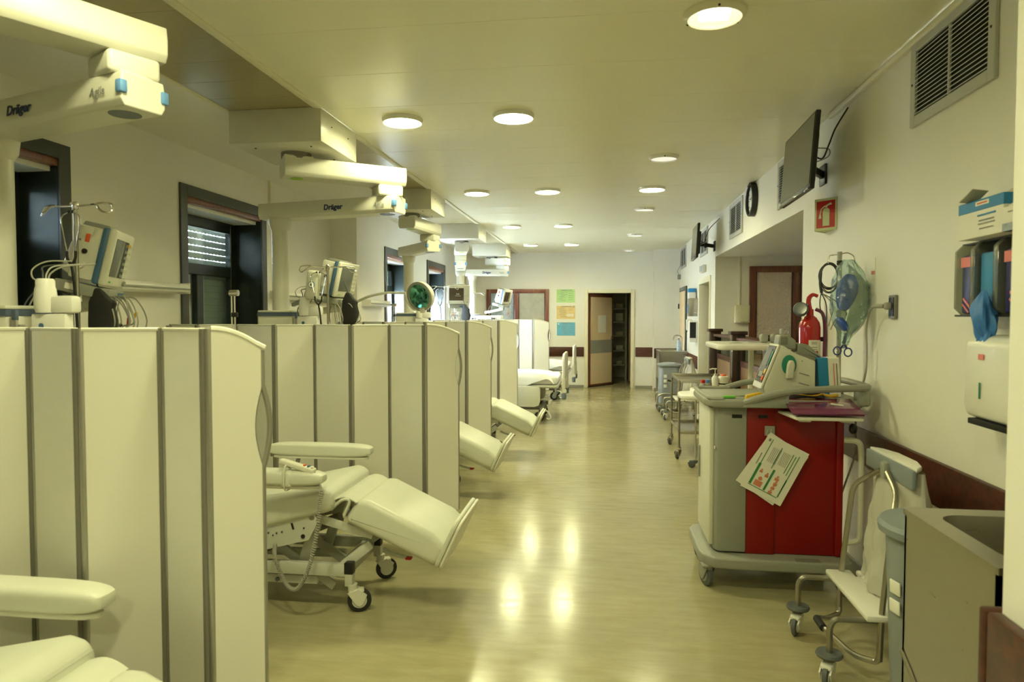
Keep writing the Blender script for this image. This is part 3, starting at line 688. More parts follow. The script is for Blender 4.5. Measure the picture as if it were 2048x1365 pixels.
def recliner(loc, label, handset=True):
    t = thing('recliner_chair', label, 'recliner', loc, 0, 'treatment recliners in the bays')
    X = 1.62; MS = lambda pts: [(x + X, z) for x, z in pts]
    side = lambda y: TR((0, y, 0), (R(90), 0, 0))        # local XY -> XZ plane
    # seat, backrest, legrest cushions
    G().prism(MS([(-2.02, .40), (-1.94, .39), (-1.385, .545), (-1.372, .60), (-1.395, .655), (-1.45, .665), (-2.00, .545)]), .60, side(0), bev=.035, seg=4).build('seat', 'vinyl', t)
    bk = [(-1.98, .46), (-2.42, 1.06), (-2.52, 1.00), (-2.50, .93), (-2.10, .40)]
    G().prism(MS(bk), .58, side(0), bev=.035, seg=4).build('backrest', 'vinyl', t)
    G().prism(MS([(-2.36, 1.00), (-2.46, 1.14), (-2.55, 1.09), (-2.47, .96)]), .40, side(0), bev=.03, seg=4).build('headrest', 'vinyl', t)
    fl = G().prism(MS([(-1.335, .495), (-1.315, .475), (-.865, .275), (-.835, .285), (-.80, .345), (-.80, .385), (-.86, .44), (-1.20, .60), (-1.26, .605)]), .52, side(0), bev=.035, seg=5).build('legrest', 'vinyl', t)
    G().tube([(-1.405 + X, -.25, .545), (-1.34 + X, -.26, .60), (-1.30 + X, -.26, .595), (-1.33 + X, -.26, .52)], .008, smooth=4).sheet(lambda u, v: Vector((-1.39 + X + .13 * u, -.26 + .52 * v, .60 + .022 * math.sin(math.pi * u) - .01 * u)), 8, 2, .006).build('seat_flap', 'vinyl', t)
    G().bar((-1.36 + X, 0, .50), (-.87 + X, 0, .268), .40, .022, bev=.005).build('legrest_board', 'paleplastic', fl)
    # footboard: rounded slab square to the legrest
    fm = frame_m((-.845 + X, 0, .25), (0, 1, 0), (.42, 0, .91))
    rr = []
    for cx2, cy2, a0 in ((.20, .05, -90), (.20, .23, 0), (-.20, .23, 90), (-.20, .05, 180)):
        for k in range(6): a = R(a0 + 18 * k); rr.append((cx2 + .06 * math.cos(a), cy2 + .05 * math.sin(a)))
    fb = G(fm).prism(rr, .024, TR((0, 0, -.010)), bev=.009, seg=3).build('footboard', 'vinyl', t)
    G(fm).prism([(x * 1.01, y * 1.01) for x, y in rr], .016, TR((0, 0, .012)), bev=.006).build('footboard_shell', 'paleplastic', fb)
    for s2 in (-1, 1): G().bar((-.98 + X, s2 * .19, .335), (-.845 + X, s2 * .19, .262), .012, .02).build('footboard_bracket', 'grey_paint', fb)
    # armrests
    for s2 in (-1, 1):
        y = s2 * .355
        pl = [(-.36, .0), (-.33, -.035), (-.22, -.05), (.18, -.052), (.27, -.044), (.305, -.02), (.31, .0), (.305, .02), (.27, .044), (.18, .052), (-.22, .05), (-.33, .035)]
        ar = G().sup((-1.722 + X, y, .735), (.335, .056, .040), .55, .42).build('armrest', 'vinyl', t)
        G().prism([(a * .93, b * .72) for a, b in pl], .018, TR((-1.70 + X, y, .690)), bev=.006).build('armrest_base', 'paleplastic', ar)
        g = G(); g.bar((-1.86 + X, y, .69), (-1.90 + X, s2 * .325, .48), .03, .02, bev=.004); g.box((-1.99 + X, y, .70), (.10, .04, .03), bev=.006); g.build('armrest_bracket', 'rubberhinge', ar)
        # side plate with slots
        sp = G().prism(MS([(-2.10, .37), (-1.482, .522), (-1.462, .488), (-1.516, .388), (-2.10, .24)]), .005, side(s2 * .275)).build('side_plate', 'grey_paint', t)
        for hx, hz, hr in ((-1.735, .418, .004), (-1.69, .419, .004), (-1.71, .407, .0035), (-1.66, .426, .004), (-1.54, .452, .004), (-1.545, .408, .011)):
            G().cyl((hx + X, s2 * .270, hz), (hx + X, s2 * .283, hz), hr, seg=10).build('hole', 'black', sp)
        G().bar((-1.607 + X, s2 * .278, .475), (-1.597 + X, s2 * .278, .442), .006, .010).build('slot', 'black', sp)
        g = G(); g.lathe([(0, 0), (.014, 0), (.014, .006), (0, .008)], TR((-1.498 + X, s2 * .278, .507), (R(90) * -s2 * -1 if s2 < 0 else R(-90), 0, 0))); g.build('bolt', 'steel', sp)
        # base frame rail and uprights
        fr = G().span((-2.28 + X, s2 * .225 - .02, .19), (-1.30 + X, s2 * .225 + .02, .255), bev=.006).build('base_rail', 'grey_paint', t)
        G().bar((-1.315 + X, s2 * .225, .14), (-1.315 + X, s2 * .225, .26), .042, .042, bev=.004).build('front_post', 'grey_paint', fr)
        G().box((-1.315 + X, s2 * .225, .235), (.046, .046, .06), bev=.004).build('post_cap', 'black', fr)
        G().bar((-2.2 + X, s2 * .20, .15), (-1.50 + X, s2 * .20, .155), .03, .045, bev=.004).build('lower_bar', 'grey_paint', fr)
        G().bar((-1.36 + X, s2 * .20, .235), (-1.22 + X, s2 * .16, .345), .03, .05, bev=.006).build('front_strut', 'grey_paint', fr)
        G().cyl((-1.72 + X, s2 * .214, .15), (-1.72 + X, s2 * .222, .15), .012, seg=12).build('bolt', 'greyrubber', fr)
        # scissor legs
        G().bar((-1.50 + X, s2 * .17, .50), (-1.62 + X, s2 * .17, .16), .03, .055, bev=.005).build('lift_leg', 'grey_paint', t)
        G().bar((-1.95 + X, s2 * .14, .44), (-1.43 + X, s2 * .14, .10), .028, .05, bev=.005).build('lift_leg', 'grey_paint', t)
        G().bar((-1.50 + X, s2 * .24, .50), (-1.20 + X, s2 * .19, .40), .014, .045, bev=.004).build('legrest_link', 'grey_paint', t)
    G().span((-1.40 + X, -.22, .175), (-1.33 + X, .22, .235), bev=.005).build('cross_bar', 'grey_paint', t)
    G().span((-2.24 + X, -.22, .175), (-2.17 + X, .22, .235), bev=.005).build('cross_bar', 'grey_paint', t)
    G().cyl((-2.0 + X, 0, .20), (-1.45 + X, 0, .43), .03, seg=14).build('actuator', 'rubberhinge', t)
    g = G(); g.tube([(-1.20 + X, -.02, .27), (-1.13 + X, -.03, .245), (-1.06 + X, -.04, .235)], .010, smooth=4); pd = g.build('brake_pedal', 'grey_paint', t)
    G().box((-1.05 + X, -.04, .233), (.035, .04, .014), bev=.006).build('pedal_pad', 'signred', pd)
    for s2 in (-1, 1):
        castor(t, -1.30 + X, s2 * .225, R(200 if s2 < 0 else 215), hz=.15)
        castor(t, -2.24 + X, s2 * .225, R(20), hz=.19)
    if handset:
        y = -.355
        hs = G().box((-1.53 + X, y - .01, .795), (.19, .045, .026), rot=(0, R(15), 0), bev=.008, seg=3).build('handset', 'paleplastic', t)
        for i, mm in enumerate(('orange', 'blue', 'white')): G().box((-1.49 + X + i * .02, y - .012, .802 - i * .005), (.01, .022, .008), rot=(0, R(15), 0), bev=.002).build('handset_key', mm, hs)
        G().tube([(-1.575 + X, y - .058, .80), (-1.578 + X, y - .060, .69), (-1.575 + X, y, .676), (-1.575 + X, y + .058, .69), (-1.575 + X, y + .055, .775), (-1.575 + X, y, .782)], .004, smooth=4, closed=True).build('hook', 'paleplastic', hs)
        G().box((-1.575 + X, y, .732), (.062, .112, .088), bev=.02, seg=4).build('armrest_strap', 'vinyl', t)
        base = cr([(-1.435 + X, y - .02, .768), (-1.395 + X, y - .035, .70), (-1.392 + X, y - .04, .68)], 4)
        G().tube(base, .004).build('cord', 'cable', hs)
        path = cr([(-1.393 + X, y - .04, .68), (-1.405 + X, y - .045, .55), (-1.43 + X, y - .045, .40), (-1.47 + X, y - .04, .27), (-1.53 + X, y - .02, .175), (-1.585 + X, y + .0, .165), (-1.64 + X, y + .03, .21), (-1.69 + X, y + .055, .30), (-1.70 + X, y + .075, .36)], 40)
        coil = []; nturn = 95
        for i, p in enumerate(path):
            f = i / (len(path) - 1); a = f * nturn * 2 * math.pi
            nx = path[min(i + 1, len(path) - 1)] - path[max(i - 1, 0)]; nx = nx.normalized(); u = nx.cross(Vector((0, 1, 0))).normalized(); v = Vector((0, 1, 0))
            coil.append(p + (u * math.cos(a) + v * math.sin(a)) * .0085)
        # resample so every turn has 7 points
        N2 = nturn * 7; co = []
        for i in range(N2):
            f = i / (N2 - 1) * (len(path) - 1); k2 = int(f); fr2 = f - k2
            p = path[k2].lerp(path[min(k2 + 1, len(path) - 1)], fr2); nx = (path[min(k2 + 1, len(path) - 1)] - path[max(k2 - 1, 0)]).normalized()
            u = nx.cross(Vector((0, 1, 0))).normalized(); a = i / 7 * 2 * math.pi
            co.append(p + (u * math.cos(a) + Vector((0, 1, 0)) * math.sin(a)) * .0085)
        G().tube(co, .0034, seg=5).build('coiled_cord', 'cable', hs)
    return t
RC = recliner((-1.62, 3.605, 0), 'pale grey treatment recliner with handset, nearest whole one, wheels and footrest in view')
dup(RC, (-1.64, 1.41, 0), 0, 'recliner cropped at the lower left corner, only armrest and knee showing')
dup(RC, (-1.70, 5.80, 0), 0, 'recliner showing only its footrest beyond the second screen')
dup(RC, (-1.56, 7.48, 0), 0, 'farthest recliner, footrest raised in front of the beds')
# ================================================================ HOSPITAL BEDS
def bed(loc, label):
    t = thing('hospital_bed', label, 'bed', loc, 0, 'hospital beds at the far end')
    # origin: floor below the middle of the footboard; bed runs towards -X
    # footboard
    fp = [(-.42, .62), (-.44, .66), (-.44, .90), (-.40, .985), (-.30, 1.005), (.30, 1.005), (.40, .985), (.44, .90), (.44, .66), (.42, .62)]
    fb = G().prism(fp, .038, TR((0, 0, 0)) @ Matrix(((0, 0, 1, 0), (1, 0, 0, 0), (0, 1, 0, 0), (0, 0, 0, 1))), bev=.014, seg=3).build('footboard', 'white', t)
    for s2 in (-1, 1):
        G().box((.0, s2 * .39, .55), (.055, .075, .26), bev=.015).build('footboard_foot', 'cream', fb)
        G().lathe([(.030, .34), (.034, .36), (.034, .42), (.026, .44)], TR((.005, s2 * .40, 0))).build('bumper', 'slateblue', fb)
        G().box((.012, s2 * .40, .46), (.06, .06, .05), bev=.01).build('bumper_mount', 'cream', fb)
    hp = [(-.46, .55), (-.46, .95), (-.38, 1.06), (.38, 1.06), (.46, .95), (.46, .55)]
    G().prism(hp, .036, TR((-2.08, 0, 0)) @ Matrix(((0, 0, 1, 0), (1, 0, 0, 0), (0, 1, 0, 0), (0, 0, 0, 1))), bev=.014, seg=3).build('headboard', 'white', t)
    G().span((-2.04, -.43, .50), (-.08, .43, .545), bev=.008).build('mattress_deck', 'grey_paint', t)
    for s2 in (-1, 1):
        G().box((-.24, s2 * .44, .53), (.30, .022, .03), bev=.008).build('side_rail', 'cream', t)
        # lowered side guard panel
        sg = [(-1.30, .23), (-.42, .23), (-.36, .25), (-.335, .31), (-.335, .50), (-.36, .53), (-1.30, .53), (-1.34, .50), (-1.34, .27)]
        G().prism(sg, .024, TR((0, s2 * .475, 0), (R(90), 0, 0)), bev=.006).build('side_guard', 'vinyl', t)
        G().bar((-1.2, s2 * .445, .46), (-1.2, s2 * .445, .30), .02, .05).build('guard_link', 'grey_paint', t)
        G().bar((-.8, s2 * .445, .46), (-.8, s2 * .445, .30), .02, .05).build('guard_link', 'grey_paint', t)
    G().span((-1.95, -.33, .17), (-.28, -.27, .23), bev=.008).build('base_rail', 'rubberhinge', t); G().span((-1.95, .27, .17), (-.28, .33, .23), bev=.008).build('base_rail', 'rubberhinge', t)
    for x in (-.34, -1.9): G().span((x - .03, -.36, .17), (x + .03, .36, .23), bev=.008).build('cross_bar', 'rubberhinge', t)
    for x in (-.62, -1.6): G().bar((x, 0, .20), (x + .12, 0, .52), .22, .07, bev=.01).build('lift_column', 'grey_paint', t)
    for x in (-.33, -1.92):
        for s2 in (-1, 1):
            castor(t, x, s2 * .36, R(30), r=.075, fork='greyplastic', hz=.21, w=.03)
    g = G(); g.tube([(-.30, -.37, .17), (-.24, -.39, .16), (-.19, -.40, .09), (-.20, -.40, .045), (-.25, -.38, .05)], .012, smooth=4); g.build('brake_pedal', 'cream', t)
    # mattress with linen
    mt = G().box((-1.06, 0, .615), (1.94, .86, .13), bev=.05, seg=4).build('mattress', 'sheet', t)
    def cloth(u, v):
        x = -2.0 + 1.86 * u; y = -.56 + 1.12 * v
        h = .70 + .012 * math.sin(9 * u + 3 * v) + .018 * math.exp(-((u - .80) / .15) ** 2)
        drop = 0
        if abs(y) > .40:
            dy = abs(y) - .40; corner = max(0, (u - .70) / .30)
            y = math.copysign(.40 + min(dy, .07) * .95 + .012 * math.sin(22 * u), y)
            lim = .24 * (1 - .0 * u) if u < .72 else .24 * max(0.15, 1 - (u - .72) * 3.1)
            drop = min(max(0, dy - .02) * 1.9, lim)
        xe = max(0, x + .20); x = min(x, -.13 + 0 * xe)
        return Vector((x, y, h - drop - .11 * max(0, (u - .93) / .07) ** 2))
    sh = G().sheet(cloth, 46, 34).build('bed_sheet', 'sheet', t)
    G().box((-1.74, 0, .735), (.40, .66, .13), rot=(0, R(-6), 0), bev=.06, seg=4).build('pillow', 'sheet', t)
    return t
BD = bed((-.585, 10.32, 0), 'nearer white hospital bed between the screens, sheet draped over its side')
dup(BD, (-.56, 12.95, 0), 0, 'farther hospital bed next to the far wall and the notices')

# ================================================================ PATIENT MONITORS, POLES AND LEADS
def monitor(loc, yaw, label, disp='screen_grey', tilt=13, cables=True, lit=False):
    t = thing('patient_monitor', label, 'monitor', loc, yaw, 'bedside patient monitors')
    M = TR((0, 0, .235), (0, R(tilt), 0))         # +X is the viewing direction
    hs = G(M).box((-.055, 0, 0), (.11, .30, .255), bev=.012).build('housing', 'paleplastic', t)
    G(M).prism([(-.075, -.10), (-.06, .04), (-.02, .08), (-.02, -.127)], .22, TR((-.085, .02, 0), (R(90), 0, 0)), bev=.01).build('rear_housing', 'paleplastic', hs)
    G(M).box((.012, 0, 0), (.034, .325, .275), bev=.012).build('blue_band', 'blue', hs)
    G(M).box((.042, 0, 0), (.036, .335, .28), bev=.014, seg=3).build('bezel', 'paleplastic', hs)
    G(M).box((.0605, -.035, .005), (.004, .215, .185), bev=.001).build('display', disp, hs)
    if lit:
        text('link', .035, M @ frame_m((.0632, -.015, .01), (0, 1, 0), (0, 0, 1)), 'paper', 'display_lettering', hs)
        G(M).box((.0632, -.015, -.018), (.001, .09, .003)).build('display_line', 'paper', hs)
    for r in range(6):
        for c in range(2): G(M).box((.061, .098 + .032 * c, .082 - .032 * r), (.006, .022, .018), bev=.003, seg=1).build('key', 'yellow' if (r == 0 and c == 0 and not lit) else 'cream', hs)
    G(M).cyl((.058, .125, -.112), (.072, .125, -.112), .013, seg=14).build('dial', 'greyplastic', hs)
    for i in range(2): G(M).cyl((.060, -.125 + i * .02, -.115), (.063, -.125 + i * .02, -.115), .004, seg=8).build('indicator', 'ltgreen', hs)
    # side connectors
    for s2 in (-1,):
        G(M).box((-.06, -.152, .07), (.020, .006, .040), bev=.003).build('socket', 'orange', hs)
        G(M).cyl((-.06, -.148, .005), (-.06, -.158, .005), .012, seg=12).build('socket', 'black', hs)
        G(M).cyl((-.065, -.148, -.06), (-.065, -.160, -.06), .018, seg=14).build('socket', 'cream', hs)
        G(M).box((-.09, -.152, .055), (.010, .005, .010)).build('socket', 'greyprint', hs)
    G(M).prism([(-.11, .12), (-.10, .15), (.01, .15), (.02, .13), (.0, .125), (-.09, .125)], .22, TR((0, 0, 0), (R(90), 0, 0)), bev=.006).build('carry_handle', 'greyplastic', hs)
    # module box, bracket, mounting arm
    mb = G(M).box((-.04, -.01, -.175), (.24, .26, .055), bev=.008).build('module_box', 'greyplastic', t)
    G(M).box((.081, .05, -.175), (.004, .09, .030)).build('module_window', 'blue', mb)
    G(M).box((-.08, -.142, -.172), (.06, .004, .028)).build('type_plate', 'paper', mb)
    g = G(); g.box((-.06, -.01, .02), (.09, .10, .09), bev=.02); g.bar((-.06, .0, .0), (-.45, .06, -.06), .05, .05, bev=.01); g.build('mounting_arm', 'paleplastic', t)
    if cables:
        rnd = random.Random(int(abs(loc[1]) * 10))
        for i in range(9):
            x0 = .03 + rnd.uniform(-.05, .05); y0 = -.06 + rnd.uniform(-.08, .12); a = rnd.uniform(.05, .15); z2 = rnd.uniform(-.22, -.12)
            pts = [(x0, y0, .04), (x0 + a * .6, y0 - .03, .03), (x0 + a, y0 - .04 + rnd.uniform(-.03, .03), -.08), (x0 + a * .6, y0 - .02, z2 + .02), (x0 + a * .1, y0, z2), (x0 - .03, y0 + .02, -.06), (x0 - .02, y0 + .02, .02)]
            G().tube(pts, .0035, seg=5, smooth=5).build('lead_cable', 'cable', t)
        for i, mm in enumerate(('yellow', 'signred', 'black', 'greyplastic')):
            G().box((.14 - .035 * i, -.10 + .02 * i, -.05 - .03 * i), (.014, .012, .040), rot=(R(20), R(30 - 20 * i), 0), bev=.004).build('lead_clip', mm, t)
        for i in range(4):
            G().tube([(-.15, -.05 + .05 * i, .05), (-.26, -.08 + .05 * i, .08 + .01 * i), (-.33 + .01 * i, -.10 + .03 * i, -.02), (-.27, -.10, -.12), (-.20, -.08, -.18)], .004, seg=5, smooth=5).build('lead_cable', 'cable' if i % 2 else 'dkcable', t)
    return t
monitor((-2.445, 3.10, 1.605), R(24), 'patient monitor above the nearest screen, left of the first window shelf')
monitor((-2.08, 5.22, 1.61), R(-4), 'patient monitor left of the curved arm of the examination lamp')
monitor((-2.16, 10.0, 1.64), R(-72), 'patient monitor facing the camera with a brown screen showing lettering', disp='screen_brown', tilt=5, lit=True)
monitor((-1.84, 12.62, 1.68), R(-18), 'farthest patient monitor, in front of the wood framed window', disp='screen_brown')

def iv_pole(loc, rz, label, z0=1.12, z1=2.06, arms=2):
    t = thing('infusion_pole', label, 'pole', (loc[0], loc[1], z0), rz, 'chrome infusion poles')
    h = z1 - z0
    G().cyl((0, 0, 0), (0, 0, h), .0095, seg=14).build('stem', 'steel', t)
    G().lathe([(.010, -.02), (.014, -.012), (.014, .012), (.009, .02)], TR((0, 0, h))).build('hub', 'chrome', t)
    for s2 in (-1, 1):
        hk = [(0, 0, h), (s2 * .08, 0, h + .002), (s2 * .13, -.01, h + .0), (s2 * .165, -.02, h - .028), (s2 * .19, -.012, h - .040), (s2 * .205, .006, h - .026), (s2 * .195, .014, h + .002), (s2 * .16, .012, h + .010), (s2 * .12, .004, h + .008)]
        G().tube(hk, .0045, seg=8, smooth=5).build('hook', 'chrome', t)
    G().tube([(0, 0, h), (0, -.02, h + .012), (.005, -.03, h + .004)], .004, smooth=4).build('hook', 'chrome', t)
    G().box((0, .02, .06), (.06, .07, .05), bev=.01).build('rail_clamp', 'black', t)
    G().bar((0, .03, .06), (-.14, .09, .06), .024, .03, bev=.004).build('clamp_arm', 'alu', t)
    return t
iv_pole((-2.43, 2.88), R(-8), 'chrome infusion pole with hooks, nearest, above the left screen')
iv_pole((-2.07, 4.93), R(20), 'chrome infusion pole in front of the second monitor', z1=1.92)
iv_pole((-2.32, 9.80), R(30), 'chrome infusion pole left of the brown monitor screen', z1=1.98)
iv_pole((-2.44, 12.70), R(0), 'slim infusion pole beside the farthest white column', z1=1.985)
def stethoscope(loc, rz, label):
    t = thing('stethoscope', label, 'stethoscope', loc, rz, 'stethoscopes hung on the poles')
    for s2 in (-1, 1):
        b = G().tube([(s2 * .012, -.012, -.0), (s2 * .050, -.014, -.02), (s2 * .052, -.014, -.06), (s2 * .028, -.014, -.17), (s2 * .026, -.014, -.19)], .0032, smooth=5).build('ear_tube', 'chrome', t)
        G().ell((s2 * .011, -.012, .0), (.006, .006, .008), u=10, v=8).build('ear_tip', 'black', b)
    G().tube([(-.026, -.014, -.18), (-.022, -.014, -.215), (0, -.014, -.240), (.022, -.014, -.215), (.026, -.014, -.18)], .0062, smooth=5).build('yoke', 'black', t)
    G().tube([(0, -.014, -.24), (.012, -.014, -.32), (.022, -.014, -.45), (.026, -.012, -.60)], .0062, smooth=5).build('tubing', 'black', t)
    G().lathe([(0, -.006), (.020, -.006), (.022, 0), (.014, .008), (0, .010)], TR((.027, -.012, -.62), (R(80), 0, 0))).build('chest_piece', 'chrome', t)
    return t
stethoscope((-2.43, 2.865, 2.03), R(-8), 'black stethoscope hanging from the nearest infusion pole')
stethoscope((-2.13, 4.90, 1.88), R(10), 'black stethoscope hanging in front of the second monitor')
stethoscope((-2.39, 9.76, 1.95), R(20), 'black stethoscope hanging left of the brown monitor screen')
def cuff(loc, rz, label):
    t = thing('pressure_cuff', label, 'cuff', loc, rz, 'black blood pressure cuffs')
    G().prism([(-.05, .0), (-.045, .09), (-.01, .16), (.02, .15), (.05, .11), (.085, .085), (.075, .06), (.09, .0), (.08, -.06), (.05, -.10), (-.03, -.11), (-.05, -.06)], .045, TR((0, 0, 0), (R(90), 0, 0)), bev=.014, seg=2).build('wrap', 'rubber', t)
    G().tube([(.0, 0, .15), (-.02, .0, .20), (-.04, .01, .24)], .004, smooth=4).build('hose', 'dkcable', t)
    return t
cuff((-2.40, 2.98, 1.53), R(0), 'black cuff hanging below the nearest monitor')
cuff((-1.97, 5.08, 1.58), R(-10), 'black cuff hanging below the second monitor')
cuff((-2.04, 9.88, 1.57), R(-20), 'black cuff and tubing hanging below the brown monitor screen')
def suction(loc, rz, label):
    t = thing('suction_regulator', label, 'regulator', loc, rz, 'white regulators on the pendant rails')
    G().lathe([(0, 0), (.038, 0), (.043, .02), (.044, .06), (.040, .10), (.036, .112), (.036, .135), (.030, .145), (0, .145)], seg=24).build('jar', 'white', t)
    G().box((.085, .01, .035), (.11, .06, .075), bev=.015).build('valve_body', 'white', t)
    G().box((.03, .0, -.06), (.16, .05, .11), bev=.006).build('rail_block', 'white', t)
    G().lathe([(0, 0), (.011, 0), (.011, .003), (0, .003)], TR((.0, -.026, -.055), (R(90), 0, 0))).build('blue_mark', 'blue', t)
    for i in range(3): G().tube([(-.01 + .012 * i, 0, .14), (-.02 + .02 * i, .01, .17), (-.04 + .05 * i, .04, .20), (-.0 + .07 * i, .12, .215)], .0036, seg=6, smooth=5).build('hose', 'cable' if i else 'dkcable', t)
    G().tube([(-.02, 0, .13), (-.06, .0, .15), (-.085, .03, .19), (-.06, .08, .225), (.01, .14, .23)], .0034, seg=6, smooth=5).build('hose', 'cable', t)
    return t
suction((-2.36, 2.62, 1.565), R(0), 'white suction regulator jar in front of the nearest column')
suction((-2.29, 5.00, 1.555), R(0), 'white suction regulator jar left of the second monitor')
suction((-2.33, 8.45, 1.53), R(0), 'white regulator on the third pendant, behind the lamp')
# small round badge plate behind the second pole
t = thing('infusion_pump', 'pale pump with a round blue badge left of the second monitor', 'pump', (-2.20, 4.96, 1.74))
G().box((0, 0, .05), (.10, .06, .22), rot=(0, R(6), 0), bev=.02, seg=3).build('case', 'paleplastic', t)
G().lathe([(0, 0), (.026, 0), (.026, .003), (0, .003)], TR((.0, -.031, .05), (R(90), 0, 0))).build('badge_ring', 'blue', t)
G().lathe([(0, 0), (.021, 0), (.021, .003), (0, .003)], TR((.0, -.0335, .05), (R(90), 0, 0))).build('badge', 'paper', t)
G().box((0, -.036, .05), (.012, .002, .018), rot=(0, R(40), 0)).build('badge_mark', 'blue', t)
G().bar((0, .0, -.03), (-.25, .18, -.1), .03, .03, bev=.005).build('mount', 'greyplastic', t)

# chrome support arms in front of the windows
def chrome_support(loc, label):
    t = thing('chrome_support', label, 'stand', loc, 0, 'chrome double rod supports by the windows')
    for s2 in (-1, 1): G().cyl((s2 * .010, 0, .02), (s2 * .010 - .01, 0, 1.68), .0055, seg=10).build('rod', 'chrome', t)
    G().cyl((-.03, 0, 1.70), (.025, 0, 1.70), .020, seg=18).build('head', 'chrome', t)
    G().cyl((-.055, 0, 1.70), (-.03, 0, 1.70), .010, seg=12).build('knob', 'black', t)
    G().box((0, 0, 1.56), (.04, .022, .03), bev=.004).build('clamp', 'black', t)
    G().lathe([(0, 0), (.14, 0), (.14, .015), (.03, .03), (0, .03)]).build('base', 'greyplastic', t)
    return t
chrome_support((-2.36, 4.12, 0), 'chrome double rod support in front of the second window')
chrome_support((-2.76, 8.78, 0), 'chrome double rod support in front of the third window')

# ================================================================ EXAMINATION LAMP
t = thing('examination_lamp', 'cream examination lamp on a curved arm with green round lens', 'lamp', (-2.90, 7.30, 0))
g = G(); g.cyl((0, 0, .06), (0, 0, 1.55), .016, seg=14); g.build('pole', 'cream', t)
G().lathe([(0, .0), (.20, 0), (.21, .03), (.05, .07), (0, .07)]).build('base', 'cream', t)
G().tube([(.0, 0, 1.52), (.05, 0, 1.615), (.16, 0, 1.70), (.30, 0, 1.765), (.48, 0, 1.805), (.62, 0, 1.808), (.725, 0, 1.806)], [.016, .015, .014, .0125], seg=10, smooth=5).build('boom', 'cream', t)
G().tube([(.722, 0, 1.812), (.727, 0, 1.78), (.735, -.005, 1.74), (.77, -.02, 1.68), (.82, -.05, 1.635), (.865, -.085, 1.615)], .010, seg=10, smooth=5).build('yoke', 'cream', t)
nrm = Vector((-.35, -.88, -.24)).normalized(); c = Vector((.905, -.06, 1.765))
hm = nrm.to_track_quat('Z', 'Y').to_matrix().to_4x4(); hm.translation = c
hd = G(hm).lathe([(0, -.125), (.07, -.118), (.12, -.09), (.150, -.045), (.156, .0), (.162, .0), (.166, -.012), (.158, -.05), (.125, -.10), (.07, -.128), (0, -.135)], seg=32).build('lamp_head', 'cream', t)
G(hm).lathe([(.135, .0), (.162, -.004), (.164, .012), (.140, .018), (.135, .012)], seg=32, closed=True).build('rim', 'greyplastic', hd)
G(hm).lathe([(0, -.03), (.05, -.026), (.10, -.014), (.136, .004), (.136, -.01), (.10, -.05), (0, -.06)], seg=28).build('reflector', 'lamplens', hd)
for k in range(14):
    a = k * 2 * math.pi / 14; rr = .045 + .05 * ((k * 7) % 5) / 5
    G(hm).box((rr * math.cos(a), rr * math.sin(a), -.012), (.026, .03, .004), rot=(.4 * math.cos(k), .4 * math.sin(2 * k), a), bev=.001, seg=1).build('facet', 'lamplens', hd)
G(hm).box((.02, -.15, .012), (.06, .06, .04), bev=.012).build('handle', 'cream', hd)

# ================================================================ LEFT WALL SHELVES / CONDUIT
def wall_shelf(X, y0, y1, z, label):
    t = thing('wall_rail_shelf', label, 'shelf', (X, y0, z), 0, 'white supply rails on the window wall')
    L = y1 - y0
    G().prism([(0, -.04), (.06, -.05), (.115, -.035), (.125, .0), (.115, .03), (.0, .04)], L, TR((0, L / 2, 0), (R(90), 0, 0)), bev=.006).build('rail_body', 'white', t)
    G().box((.125, L / 2, -.012), (.006, L, .012)).build('groove', 'greyplastic', t)
    for y in (0, L): G().box((.06, y, -.004), (.13, .012, .085), bev=.005).build('end_cap', 'white', t)
wall_shelf(XL, 4.02, 5.06, 1.775, 'white wall rail between the first and second windows')
wall_shelf(XL, 6.62, 8.10, 1.775, 'white wall rail behind the second column')
wall_shelf(XL2, 8.36, 9.16, 1.725, 'short white wall rail left of the third window')
tag(G().box((XL + .012, 6.62, 2.80), (.02, .018, .30), bev=.003).build('conduit', 'trim'), 'thin vertical conduit on the wall above the second window', 'conduit')
# ================================================================ RIGHT WALL FITTINGS
def vent(y0, y1, label, z0=2.49, z1=2.905):
    t = thing('air_vent', label, 'vent', (XR, y0, z0), 0, 'grey louvred air vents on the right wall')
    L = y1 - y0; h = z1 - z0; f = .05
    for p, q in (((-.018, 0, 0), (0, f, h)), ((-.018, L - f, 0), (0, L, h)), ((-.018, f, 0), (0, L - f, f)), ((-.018, f, h - f), (0, L - f, h)), ((-.014, L / 2 - .008, f), (0, L / 2 + .008, h - f))):
        G().span(p, q, bev=.003, seg=1).build('frame_bar', 'vent', t)
    G().span((-.004, f, f), (-.001, L - f, h - f)).build('duct', 'dark', t)
    n = int((h - 2 * f) / .020); first = None
    for i in range(n):
        if first is None: o = first = G().box((-.010, L / 2, 0), (.020, L - 2 * f, .0035), rot=(0, R(-38), 0)).build('louvre', 'vent', t)
        else: o = first.copy(); COL.objects.link(o); o.parent = t
        o.location = (0, 0, f + .012 + i * (h - 2 * f - .01) / n)
    for y, z in ((f / 2, h / 2), (L - f / 2, h / 2)): G().cyl((-.021, y, z), (-.017, y, z), .006, seg=8).build('screw', 'black', t)
vent(2.95, 3.70, 'large grey air vent at the upper right corner')
vent(5.62, 6.36, 'air vent half hidden behind the near television')
vent(7.95, 8.72, 'grey air vent left of the round wall clock')
vent(10.55, 11.30, 'air vent hidden behind the far television')
vent(13.28, 14.08, 'farthest grey air vent beyond the far television')

